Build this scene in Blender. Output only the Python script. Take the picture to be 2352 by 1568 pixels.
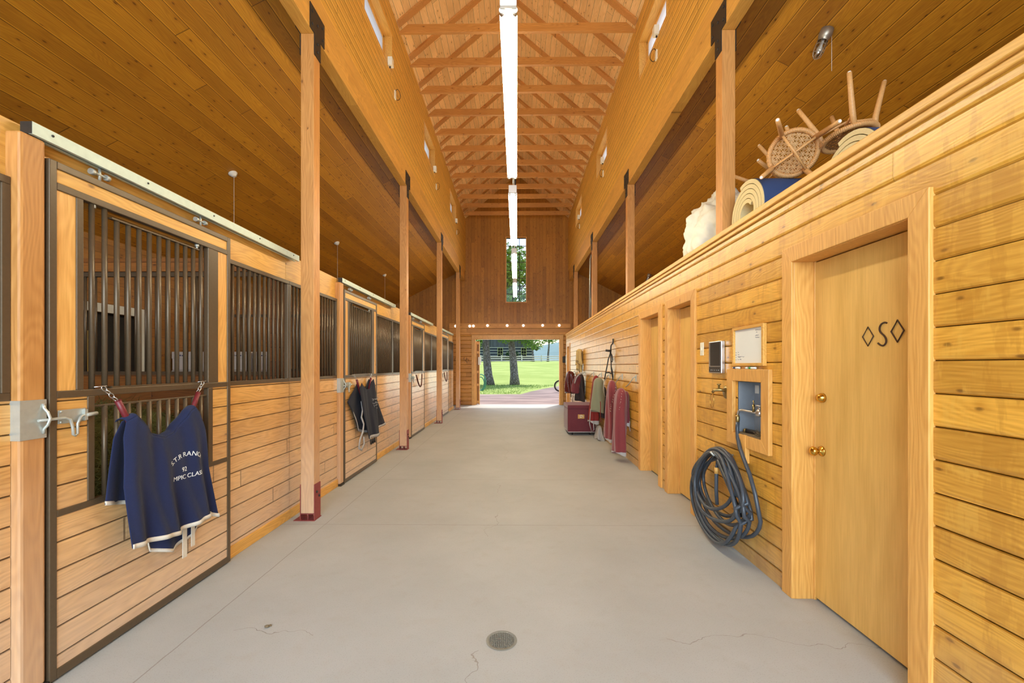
import bpy, bmesh, math, random
from mathutils import Vector, Matrix, noise
random.seed(7)
S = bpy.context.scene
COL = S.collection
for o in list(bpy.data.objects): bpy.data.objects.remove(o)

# ---------------- camera, world, sun, large lights, exposure ----------------
cd = bpy.data.cameras.new('camera'); cam = bpy.data.objects.new('camera', cd); COL.objects.link(cam)
cd.sensor_width = 36.0; cd.lens = 36.0*980/2352; cd.shift_y = 56/2352; cd.clip_start = .05; cd.clip_end = 400
cam.location = (0, 0, 1.5); cam.rotation_euler = (math.radians(90), 0, math.atan(11/980))
S.camera = cam
W = bpy.data.worlds.new('world'); S.world = W; W.use_nodes = True
nt = W.node_tree; nt.nodes.clear()
wo = nt.nodes.new('ShaderNodeOutputWorld'); bg = nt.nodes.new('ShaderNodeBackground'); sk = nt.nodes.new('ShaderNodeTexSky')
sk.sky_type = 'NISHITA'; sk.sun_disc = False; sk.sun_elevation = math.radians(58); sk.sun_rotation = math.radians(20); sk.air_density = 1.2; sk.dust_density = 2.0
nt.links.new(sk.outputs[0], bg.inputs[0]); nt.links.new(bg.outputs[0], wo.inputs[0]); bg.inputs[1].default_value = 0.22
def lamp(name, kind, loc, rot, energy, color, **kw):
    l = bpy.data.lights.new(name, kind); l.energy = energy; l.color = color
    for k, v in kw.items(): setattr(l, k, v)
    o = bpy.data.objects.new(name, l); o.location = loc; o.rotation_euler = rot; COL.objects.link(o); return o
# sun from beyond the far doorway, high and a little to the right
sun = lamp('sun', 'SUN', (0, 30, 30), (0, 0, 0), 2.7, (1, .95, .86), angle=math.radians(.6))
sun.rotation_euler = Vector((.28, .62, 1.15)).to_track_quat('Z', 'Y').to_euler()
# daylight coming in at the open barn entrance behind the camera
lamp('entrance_daylight', 'AREA', (0, -3.2, 2.5), (math.radians(66), 0, 0), 520, (.72, .88, 1), shape='RECTANGLE', size=5.5, size_y=3.6)
# daylight reaching the aisle from the far doorway
lamp('doorway_daylight', 'AREA', (0, 16.9, 1.5), (math.radians(-90), 0, 0), 24, (.98, 1, .95), shape='RECTANGLE', size=3.0, size_y=2.3)
# added fill lamps at the near end, brightening both side bays
lamp('side_bay_daylight', 'AREA', (-4.3, -3.4, 2.6), (math.radians(88), 0, 0), 26, (1, .95, .86), shape='RECTANGLE', size=2.4, size_y=2.0)
lamp('side_bay_daylight', 'AREA', (4.3, -3.4, 3.1), (math.radians(88), 0, 0), 22, (1, .95, .86), shape='RECTANGLE', size=2.4, size_y=1.4)
vs = S.view_settings; vs.view_transform = 'Standard'; vs.look = 'None'; vs.gamma = 1.0; vs.use_curve_mapping = False
vs.exposure = 0.5

# ---------------- materials ----------------
def lin(c): return tuple(((x/255+.055)/1.055)**2.4 if x/255 > .04045 else x/255/12.92 for x in c)
class NB:
    def __init__(s, name):
        s.m = bpy.data.materials.new(name); s.m.use_nodes = True; s.t = s.m.node_tree; s.t.nodes.clear()
        s.out = s.t.nodes.new('ShaderNodeOutputMaterial'); s.b = s.t.nodes.new('ShaderNodeBsdfPrincipled')
        s.t.links.new(s.b.outputs[0], s.out.inputs[0])
    def n(s, typ, ins=(), **kw):
        x = s.t.nodes.new('ShaderNode'+typ)
        for k, v in kw.items(): setattr(x, k, v)
        for i, v in enumerate(ins) if not isinstance(ins, dict) else ins.items():
            if v is None: continue
            if isinstance(v, bpy.types.NodeSocket): s.t.links.new(v, x.inputs[i])
            else: x.inputs[i].default_value = v
        return x
    def ma(s, op, a, b=0.0, c=0.0): return s.n('Math', [a, b, c], operation=op).outputs[0]
    def mix(s, f, a, b, bt='MIX'):
        x = s.n('Mix', data_type='RGBA', blend_type=bt)
        for i, v in ((0, f), (6, a), (7, b)):
            if isinstance(v, bpy.types.NodeSocket): s.t.links.new(v, x.inputs[i])
            else: x.inputs[i].default_value = (*v, 1) if isinstance(v, tuple) and len(v) == 3 else v
        return x.outputs[2]
    def ramp(s, f, stops):
        x = s.n('ValToRGB', [f]); r = x.color_ramp
        while len(r.elements) < len(stops): r.elements.new(.5)
        for e, (p, c) in zip(r.elements, stops): e.position = p; e.color = (*c, 1) if len(c) == 3 else c
        return x.outputs[0]
    def noise(s, v, scale, det=3, rough=.55): return s.n('TexNoise', {'Vector': v, 'Scale': scale, 'Detail': det, 'Roughness': rough}).outputs[0]
    def bump(s, h, st, d=.01):
        x = s.n('Bump', {'Height': h, 'Strength': st, 'Distance': d}); s.t.links.new(x.outputs[0], s.b.inputs['Normal'])
    def set(s, **kw):
        for k, v in kw.items():
            k = {'color': 'Base Color', 'rough': 'Roughness', 'metal': 'Metallic', 'spec': 'Specular IOR Level', 'trans': 'Transmission Weight', 'coat': 'Coat Weight', 'coatr': 'Coat Roughness', 'sheen': 'Sheen Weight'}.get(k, k)
            if isinstance(v, bpy.types.NodeSocket): s.t.links.new(v, s.b.inputs[k])
            else: s.b.inputs[k].default_value = (*v, 1) if isinstance(v, tuple) and len(v) == 3 else v
        return s
def plain(name, c, rough=.6, metal=0, nz=.12, sc=30, bump=.1, **kw):
    q = NB(name); g = q.n('TexCoord').outputs['Object']; n1 = q.noise(g, sc)
    c = lin(c); q.set(color=q.mix(n1, tuple(x*(1-nz) for x in c), tuple(min(1, x*(1+nz)) for x in c)), rough=rough, metal=metal, **kw)
    if bump: q.bump(n1, bump, .003)
    return q.m
AX = {'X': 0, 'Y': 1, 'Z': 2}
def wood(name, c1, c2, L='Y', A='Z', pitch=0, ascale=1.0, groove=.55, knots=.5, rough=.42, var=.35, grain=1.0, wear=None, bump=.25, seg=3.1, gw=.035, gc=None, coat=0.0, off=0.0, blotch=0.0, edge=0.0):
    """timber: rings along L, boards laid across A every `pitch` metres"""
    q = NB(name); xyz = q.n('SeparateXYZ', [q.n('TexCoord').outputs['Object']]).outputs
    l, a = xyz[AX[L]], xyz[AX[A]]; d = xyz[3-AX[L]-AX[A]]
    if ascale != 1: a = q.ma('MULTIPLY', a, ascale)
    oi = q.n('ObjectInfo').outputs['Random']
    if pitch:
        u = q.ma('DIVIDE', q.ma('ADD', a, off), pitch); idx = q.ma('FLOOR', u); fr = q.ma('FRACT', u)
        r0 = q.n('TexWhiteNoise', {'W': idx}, noise_dimensions='1D').outputs[0]
        sg = q.ma('ADD', q.ma('DIVIDE', l, seg), q.ma('MULTIPLY', r0, 9)); sidx = q.ma('FLOOR', sg); sf = q.ma('FRACT', sg)
        w = q.n('CombineXYZ', [idx, sidx, 0.0]).outputs[0]
        rnd = q.n('TexWhiteNoise', {'Vector': w}, noise_dimensions='2D').outputs[0]
    else: rnd = oi
    dd = q.ma('MULTIPLY_ADD', rnd, 17.0, q.ma('MULTIPLY', oi, 5.0))
    v = q.n('CombineXYZ', [q.ma('ADD', l, dd), q.ma('ADD', a, dd), q.ma('ADD', d, dd)]).outputs[0]
    st = q.n('CombineXYZ', [q.ma('ADD', q.ma('MULTIPLY', l, .05), dd), a, d]).outputs[0]
    warp = q.noise(q.n('CombineXYZ', [q.ma('ADD', q.ma('MULTIPLY', l, .5), dd), q.ma('MULTIPLY', a, 2.2), q.ma('MULTIPLY', d, 2.2)]).outputs[0], 2.0, 2)
    ring = q.ma('SINE', q.ma('MULTIPLY', q.ma('ADD', q.ma('ADD', a, d), q.ma('MULTIPLY', warp, .55)), 230*grain))
    fine = q.noise(st, 90, 3, .6)
    rg = q.ma('MULTIPLY_ADD', ring, .28, .5)
    fc = q.n('MapRange', {0: fine, 1: .28, 2: .72, 3: 0.0, 4: 1.0}).outputs[0]
    c1, c2 = lin(c1), lin(c2)
    base = q.mix(q.ma('ADD', q.ma('MULTIPLY', rg, .5), q.ma('MULTIPLY', fc, .5)), tuple(x*k for x, k in zip(c1, (.92, .89, .85))), tuple(min(1, x*1.05) for x in c2))
    big = q.noise(v, 1.6, 2)
    val = q.ma('ADD', q.ma('MULTIPLY', rnd, var), q.ma('MULTIPLY', big, .35))
    base = q.mix(1.0, base, q.n('CombineColor', [q.ma('ADD', val, 1.0-var/2-.17), q.ma('MULTIPLY_ADD', val, 1.15, .98-.57*var-.19), q.ma('MULTIPLY_ADD', val, 1.3, .95-.65*var-.2)]).outputs[0], 'MULTIPLY')
    if knots:
        kv = q.n('CombineXYZ', [q.ma('MULTIPLY', q.ma('ADD', l, dd), 4.4), q.ma('MULTIPLY', q.ma('ADD', a, dd), 9.5), q.ma('MULTIPLY', d, .01)]).outputs[0]
        vo = q.n('TexVoronoi', {'Vector': kv, 'Scale': 1.0, 'Randomness': 1.0}, voronoi_dimensions='2D')
        gate = q.ma('LESS_THAN', q.n('SeparateColor', [vo.outputs['Color']]).outputs[0], knots)
        k = q.n('MapRange', {0: q.ma('MULTIPLY_ADD', fine, .10, vo.outputs['Distance']), 1: .085, 2: .145, 3: 1.0, 4: 0.0}).outputs[0]
        k = q.ma('MULTIPLY', k, gate)
        halo = q.ma('MULTIPLY', q.n('MapRange', {0: vo.outputs['Distance'], 1: .08, 2: .28, 3: .3, 4: 0.0}).outputs[0], gate)
        base = q.mix(halo, base, tuple(x*k_ for x, k_ in zip(c1, (.8, .66, .5))))
        base = q.mix(q.ma('MULTIPLY', k, .72), base, tuple(x*.22 for x in (c1[0], c1[1]*.75, c1[2]*.6)))
    if blotch:      # water marks running down the boards
        bn = q.noise(q.n('CombineXYZ', [q.ma('MULTIPLY', l, 9.0), q.ma('MULTIPLY_ADD', a, 2.0, q.ma('MULTIPLY', rnd, 3.0)), 0.0]).outputs[0], 1.0, 4, .65)
        base = q.mix(q.n('MapRange', {0: bn, 1: .53, 2: .58, 3: 0.0, 4: blotch}).outputs[0], base, tuple(x*k for x, k in zip(c1, (.72, .62, .5))))
        base = q.mix(q.n('MapRange', {0: bn, 1: .43, 2: .38, 3: 0.0, 4: blotch}).outputs[0], base, tuple(min(1, x*k) for x, k in zip(c2, (1.0, 1.08, 1.3))))
    if wear:
        z0, z1, cw, amt = wear
        wn = q.noise(v, 5, 3)
        wz = q.n('MapRange', {0: q.ma('ADD', xyz[2], q.ma('MULTIPLY', wn, .5)), 1: z0+.25, 2: z1+.25, 3: amt, 4: 0.0}).outputs[0]
        base = q.mix(wz, base, q.mix(q.ma('ADD', q.ma('MULTIPLY', rg, .5), q.ma('MULTIPLY', fine, .5)), tuple(x*.8 for x in lin(cw)), lin(cw)))
    h = q.ma('ADD', q.ma('MULTIPLY', rg, .3), q.ma('MULTIPLY', fine, .5))
    if pitch and groove:
        e = q.ma('MINIMUM', fr, q.ma('SUBTRACT', 1.0, fr))
        g = q.n('MapRange', {0: e, 1: gw*.35, 2: gw, 3: 1.0, 4: 0.0}).outputs[0]
        es = q.ma('MINIMUM', sf, q.ma('SUBTRACT', 1.0, sf))
        g2 = q.n('MapRange', {0: es, 1: .0006, 2: .0014, 3: .8, 4: 0.0}).outputs[0]
        g = q.ma('MAXIMUM', g, g2)
        if edge:     # highlight on one side of each joint's chamfer, painted as paler wood
            ge = q.ma('MULTIPLY', q.ma('GREATER_THAN', fr, gw*.5), q.ma('LESS_THAN', fr, gw*2.6))
            base = q.mix(q.ma('MULTIPLY', ge, edge), base, tuple(min(1, x*1.35) for x in c2))
        base = q.mix(q.ma('MULTIPLY', g, groove), base, lin(gc) if gc else tuple(x*.3 for x in c1))
        h = q.ma('SUBTRACT', h, q.ma('MULTIPLY', g, 9.0))
    q.set(color=base, rough=q.ma('MULTIPLY_ADD', fine, .2, rough-.1)); q.bump(h, bump, .004)
    if coat: q.set(coat=coat, coatr=.3)
    return q.m
PINE1, PINE2 = (196, 128, 52), (228, 168, 84)
M = {}
M['siding'] = wood('pine_siding', (196, 138, 44), (230, 176, 74), 'Y', 'Z', .142, groove=.3, knots=0.28, blotch=.3, edge=.35, gw=.02, rough=.36, coat=.35, var=.3, seg=3.6, off=.04, wear=(.0, .5, (196, 168, 128), .45))
M['door_ply'] = wood('birch_plywood', (212, 168, 88), (228, 186, 108), 'Z', 'Y', 0, knots=0, rough=.38, var=.1, grain=.16, bump=.06)
M['trim'] = wood('pine_trim', (206, 146, 68), (232, 178, 98), 'Z', 'Y', 0, knots=0.02, rough=.42, var=.12, grain=.8)
M['trim_h'] = wood('pine_trim_level', (202, 146, 62), (230, 178, 92), 'Y', 'Z', 0, knots=0.04, rough=.42, var=.12, grain=.8)
M['post'] = wood('fir_post', (178, 120, 60), (208, 150, 84), 'Z', 'X', 0, knots=0.03, rough=.5, var=.12, grain=.9, wear=(.1, 1.4, (216, 186, 158), .6))
M['beam'] = wood('fir_glulam', (196, 140, 58), (224, 172, 88), 'Y', 'Z', .095, groove=.2, knots=0.04, rough=.45, var=.16, grain=.9, gw=.02)
M['clere'] = wood('clerestory_boards', (204, 148, 52), (230, 180, 86), 'Y', 'Z', .105, edge=.9, groove=1.0, gw=.08, knots=0.14, rough=.5, var=.16, seg=3.7)
M['roof'] = wood('roof_boards', (226, 178, 112), (246, 204, 144), 'Y', 'X', .135, ascale=1.32, groove=1.0, edge=.3, knots=0.5, rough=.5, var=.2)
M['rafter'] = wood('rafter_fir', (176, 114, 46), (200, 140, 68), 'X', 'Z', 0, knots=0.2, rough=.5, var=.2)
M['rafter2'] = wood('thin_rafter_fir', (184, 122, 56), (206, 146, 78), 'X', 'Z', 0, knots=0.15, rough=.55, var=.1)  # wood tone for the strips that imitate the tie shadows
M['bay'] = wood('bay_ceiling_boards', (166, 104, 18), (196, 136, 34), 'Y', 'X', .15, ascale=1.12, groove=1.0, knots=0.5, rough=.5, var=.45, edge=.8, gw=.03, seg=4.0)
M['endwall'] = wood('end_wall_boards', (156, 98, 22), (188, 130, 44), 'Z', 'X', .125, groove=.8, knots=0.3, rough=.5, var=.3, seg=4.7)
M['logs'] = wood('end_wall_siding', (178, 116, 44), (212, 152, 76), 'X', 'Z', .155, groove=.4, knots=0.1, rough=.5, var=.3, seg=9)
M['stall'] = wood('stall_boards', (192, 134, 62), (236, 186, 110), 'Y', 'Z', .135, groove=.7, knots=0.06, coat=.6, rough=.30, var=.26, grain=.75, seg=6, wear=(.05, 1.15, (224, 196, 170), .75), gc=(70, 40, 20), off=.02)
M['stallv'] = wood('stall_stile_boards', (212, 152, 74), (240, 188, 110), 'Z', 'Y', 0, knots=0.03, rough=.4, var=.1, grain=.6)
M['header'] = wood('stall_header', (204, 148, 64), (236, 186, 98), 'Y', 'Z', 0, knots=0.06, rough=.42, var=.15, grain=.7)
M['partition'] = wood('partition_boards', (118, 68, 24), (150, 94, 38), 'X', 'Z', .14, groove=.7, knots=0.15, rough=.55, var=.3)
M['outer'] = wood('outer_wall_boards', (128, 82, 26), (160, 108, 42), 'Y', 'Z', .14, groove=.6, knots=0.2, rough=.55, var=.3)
M['logcabin'] = wood('cabin_logs', (58, 66, 84), (78, 86, 104), 'X', 'Z', .42, groove=1.0, knots=0, rough=.8, var=.2, gw=.2, gc=(225, 222, 215))
M['cabinwood'] = wood('cabin_boards', (96, 100, 112), (122, 124, 134), 'Z', 'X', .2, groove=.6, knots=0, rough=.85)
M['greywood'] = wood('weathered_rail', (214, 212, 208), (240, 238, 232), 'X', 'Z', 0, knots=0, rough=.9)
def concrete():
    q = NB('concrete'); g = q.n('TexCoord').outputs['Object']; xyz = q.n('SeparateXYZ', [g]).outputs
    a, b, c = q.noise(g, 1.1, 5, .6), q.noise(g, 160, 2), q.noise(g, 9, 4)
    base = q.mix(a, lin((150, 150, 146)), lin((180, 180, 178)))
    base = q.mix(q.ma('MULTIPLY', q.ma('GREATER_THAN', b, .62), .28), base, lin((120, 108, 96)))
    base = q.mix(q.n('MapRange', {0: c, 1: .55, 2: .75, 3: 0.0, 4: .18}).outputs[0], base, lin((150, 136, 118)))
    w = q.ma('MULTIPLY', q.ma('SUBTRACT', c, .5), .012)
    dmin = None
    for ax, p in ((0, -1.815), (1, 4.02), (1, 5.62), (1, 7.63), (1, 11.1), (1, 14.6)):
        d = q.ma('ABSOLUTE', q.ma('ADD', q.ma('SUBTRACT', xyz[ax], p), w))
        dmin = d if dmin is None else q.ma('MINIMUM', dmin, d)
    # crack lines around the drain
    wob = q.ma('MULTIPLY', q.ma('SUBTRACT', q.noise(g, 2.4, 4), .5), .45)
    for ax, p in ((0, -.22), (1, 2.36)):
        d = q.ma('ADD', q.ma('ABSOLUTE', q.ma('ADD', q.ma('SUBTRACT', xyz[ax], p), wob)), q.n('MapRange', {0: q.noise(g, .9, 1), 1: .5, 2: .52, 3: .1, 4: 0.0}).outputs[0])
        dmin = q.ma('MINIMUM', dmin, q.ma('MULTIPLY', d, 1.6))
    j = q.n('MapRange', {0: dmin, 1: .0015, 2: .005, 3: .6, 4: 0.0}).outputs[0]
    base = q.mix(j, base, lin((118, 104, 90)))
    q.set(color=base, rough=.62); q.bump(q.ma('SUBTRACT', q.ma('MULTIPLY', b, .3), j), .3, .004); return q.m
M['concrete'] = concrete()
M['brown_steel'] = plain('brown_painted_steel', (98, 82, 62), .38, .35, .15, 60, .05)
M['dark_steel'] = plain('black_steel_plate', (60, 54, 48), .5, .5, .25, 25, .1)
M['red_steel'] = plain('red_primed_steel', (140, 62, 58), .6, .1, .2, 30, .1)
M['galv'] = plain('galvanised_steel', (186, 188, 180), .42, .55, .12, 45, .05)
M['galvlight'] = plain('galvanised_track', (190, 202, 190), .5, .3, .12, 30, .05)
M['chrome'] = plain('bright_zinc', (200, 198, 196), .28, .9, .1, 60, .03)
M['brass'] = plain('polished_brass', (212, 168, 78), .18, 1, .08, 30, .02)
M['oldbrass'] = plain('tarnished_brass', (158, 136, 88), .35, .9, .2, 60, .05)
M['white'] = plain('white_enamel', (236, 234, 228), .4, 0, .03)
M['whiteplastic'] = plain('white_plastic', (235, 228, 205), .4, 0, .03)
M['porcelain'] = plain('porcelain', (225, 218, 205), .3, 0, .05)
M['navy'] = plain('navy_wool', (22, 31, 68), .95, 0, .25, 240, .5, sheen=.06)
M['dnavy'] = plain('dark_navy_wool', (17, 18, 36), .95, 0, .25, 240, .5, sheen=.03)
M['cream'] = plain('cream_binding', (214, 204, 188), .8, 0, .08, 120, .2)
M['greybind'] = plain('grey_binding', (168, 164, 162), .8, 0, .08, 120, .2)
M['burgundy'] = plain('burgundy_cloth', (98, 26, 38), .75, 0, .2, 60, .3, sheen=.2)
M['maroonleather'] = plain('maroon_rubber', (112, 32, 38), .45, 0, .2, 60, .1)
M['brownstrap'] = plain('brown_strap', (88, 42, 30), .5, 0, .2, 60, .1)
M['maroon'] = plain('maroon_blanket', (124, 48, 52), .9, 0, .18, 160, .4, sheen=.3)
M['sage'] = plain('sage_blanket', (124, 124, 98), .9, 0, .12, 160, .3, sheen=.2)
M['charcoal'] = plain('charcoal_blanket', (52, 44, 46), .9, 0, .2, 160, .3)
M['darkmar'] = plain('dark_maroon_vinyl', (84, 24, 28), .3, 0, .2, 60, .3)
M['red'] = plain('dull_red_blanket', (126, 34, 30), .9, 0, .15, 120, .3)
M['fleece'] = plain('tan_fleece', (196, 168, 110), .98, 0, .2, 90, .8)
M['black'] = plain('black_strap', (34, 28, 26), .5, 0, .2, 60, .1)
M['rubber'] = plain('black_rubber_hose', (62, 68, 76), .36, 0, .2, 40, .08)
M['rattan'] = plain('rattan', (206, 152, 92), .5, 0, .22, 70, .3)
M['cane'] = plain('woven_cane', (206, 158, 100), .6, 0, .2, 120, .3)
M['foam'] = plain('cream_foam', (214, 196, 148), .85, 0, .1, 80, .4)
M['bluecloth'] = plain('blue_mat_backing', (42, 62, 104), .85, 0, .2, 260, .5)
M['sheet'] = plain('white_plastic_sheet', (226, 222, 206), .45, 0, .06, 12, .2)
M['board'] = plain('whiteboard', (232, 232, 226), .25, 0, .02, 8, 0)
M['ink'] = plain('blue_ink', (70, 74, 110), .6, 0, 0, 10, 0)
M['inkdark'] = plain('burnt_brand', (66, 40, 18), .7, 0, .3, 90, .2)
M['heatdark'] = plain('dark_grille', (58, 44, 34), .35, .5, .2, 200, .3)
M['tin'] = plain('tin_box_lining', (150, 156, 164), .5, .5, .15, 14, .1)
M['soil'] = plain('dusty_debris', (116, 98, 72), .95, 0, .4, 60, .6)
M['hay'] = plain('hay', (96, 98, 48), .9, 0, .35, 9, 0)
M['carton'] = plain('white_carton', (206, 200, 196), .8, 0, .05, 20, .1)
M['dark'] = plain('dark_interior', (26, 22, 18), .8)
M['doorwhite'] = plain('pale_trim_metal', (206, 208, 200), .5, 0, .06)
M['ochre'] = plain('ochre_panel', (150, 124, 62), .7, 0, .1)
M['cast'] = plain('cast_aluminium', (172, 160, 142), .4, .7, .15, 40, .1)
M['grate'] = plain('worn_grate_metal', (128, 128, 122), .6, .3, .2, 60, .1)
M['gold'] = plain('gold_patch', (196, 148, 76), .6, 0, .15, 60, .2)
M['bark'] = plain('grey_bark', (176, 170, 172), .95, 0, .35, 5, 1.0)
def bark():
    q = NB('furrowed_bark'); g = q.n('VectorMath', [q.n('TexCoord').outputs['Object'], (1, 1, .28)], operation='MULTIPLY').outputs[0]
    a, b = q.noise(g, 11, 5, .7), q.noise(g, 2.5, 3)
    v = q.n('TexVoronoi', {'Vector': g, 'Scale': 13.0}, feature='DISTANCE_TO_EDGE').outputs['Distance']
    f = q.n('MapRange', {0: v, 1: .0, 2: .22, 3: 0.0, 4: 1.0}).outputs[0]
    base = q.mix(q.ma('MULTIPLY', f, q.ma('MULTIPLY_ADD', a, .8, .45)), lin((92, 84, 82)), lin((192, 186, 188)))
    q.set(color=q.mix(q.ma('MULTIPLY', b, .35), base, lin((150, 140, 124))), rough=.95); q.bump(q.ma('ADD', f, a), 1.0, .05); return q.m
M['bark'] = bark()
M['leaf'] = plain('light_leaves', (120, 158, 62), .7, 0, .4, 1.2, 0)
M['leafdark'] = plain('dark_leaves', (54, 88, 46), .7, 0, .4, 1.2, 0)
M['green'] = plain('green_bucket_plastic', (30, 150, 80), .4)
M['sash'] = plain('cream_sash', (226, 226, 160), .6, 0, .04)
M['cabroof'] = plain('dark_shingles', (72, 74, 84), .9, 0, .2, 8, .4)
for k in ('leaf', 'leafdark'):
    M[k].node_tree.nodes['Principled BSDF'].inputs['Subsurface Weight'].default_value = 0
def emis(name, c, e):
    q = NB(name); q.set(color=(.9, .9, .9), rough=.4); q.b.inputs['Emission Color'].default_value = (*c, 1); q.b.inputs['Emission Strength'].default_value = e; return q.m
M['tube'] = emis('lit_fluorescent_tube', (1.0, .91, .64), 57.0)
def glass():
    q = NB('window_glass'); tr = q.n('BsdfTransparent'); gl = q.n('BsdfGlossy', {'Roughness': .02}); fr = q.n('Fresnel', {'IOR': 1.45})
    mx = q.n('MixShader', [fr.outputs[0], tr.outputs[0], gl.outputs[0]]); q.t.links.new(mx.outputs[0], q.out.inputs[0]); return q.m
M['glass'] = glass()
def milky():
    q = NB('milky_glazing'); tr = q.n('BsdfTransparent'); tl = q.n('BsdfTranslucent', [(.95, .93, .88, 1)]); mx = q.n('MixShader', [.75, tr.outputs[0], tl.outputs[0]]); q.t.links.new(mx.outputs[0], q.out.inputs[0]); return q.m
M['milky'] = milky()
M['globe'] = plain('white_globe', (250, 248, 240), .25, 0, .01); M['globe'].node_tree.nodes['Principled BSDF'].inputs['Emission Color'].default_value = (1, .97, .88, 1); M['globe'].node_tree.nodes['Principled BSDF'].inputs['Emission Strength'].default_value = .7
def clearjar():
    q = NB('dusty_clear_glass'); tr = q.n('BsdfTransparent', [(.8, .76, .7, 1)]); gl = q.n('BsdfGlossy', {'Roughness': .12}); mx = q.n('MixShader', [.25, tr.outputs[0], gl.outputs[0]]); q.t.links.new(mx.outputs[0], q.out.inputs[0]); return q.m
M['jar'] = clearjar()
def ground():
    q = NB('lawn_and_gravel'); g = q.n('TexCoord').outputs['Object']; xyz = q.n('SeparateXYZ', [g]).outputs
    n1, n2, n3 = q.noise(g, .25, 4), q.noise(g, 14, 4), q.noise(g, 60, 2)
    grass = q.mix(n2, lin((96, 128, 44)), lin((158, 180, 84))); grass = q.mix(n1, grass, lin((164, 182, 96)))
    grav = q.mix(n3, lin((96, 80, 80)), lin((150, 130, 126))); grav = q.mix(n1, grav, lin((134, 116, 112))); dap = q.n('MapRange', {0: q.noise(q.n('VectorMath', [g, (.5, 1.6, 1)], operation='MULTIPLY').outputs[0], .8, 4), 1: .42, 2: .6, 3: 0.0, 4: 1.0}).outputs[0]; grav = q.mix(q.ma('MULTIPLY', dap, .5), grav, lin((186, 164, 156))); grass = q.mix(q.ma('MULTIPLY', dap, .35), grass, lin((190, 204, 120)))
    # the drive runs across the doorway and curves away to the right
    e = q.ma('SUBTRACT', xyz[1], q.ma('ADD', q.ma('ADD', 22.4, q.ma('MULTIPLY', q.ma('MAXIMUM', q.ma('SUBTRACT', xyz[0], .2), 0.0), 3.2)), q.ma('MULTIPLY', n1, 1.6)))
    f = q.n('MapRange', {0: e, 1: -.25, 2: .3, 3: 0.0, 4: 1.0}).outputs[0]
    far = q.ma('GREATER_THAN', xyz[1], 33.5); f = q.ma('MAXIMUM', f, far)
    q.set(color=q.mix(f, grav, grass), rough=.95); q.bump(q.noise(g, 40, 3), .5, .03); return q.m
M['ground'] = ground()

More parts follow.
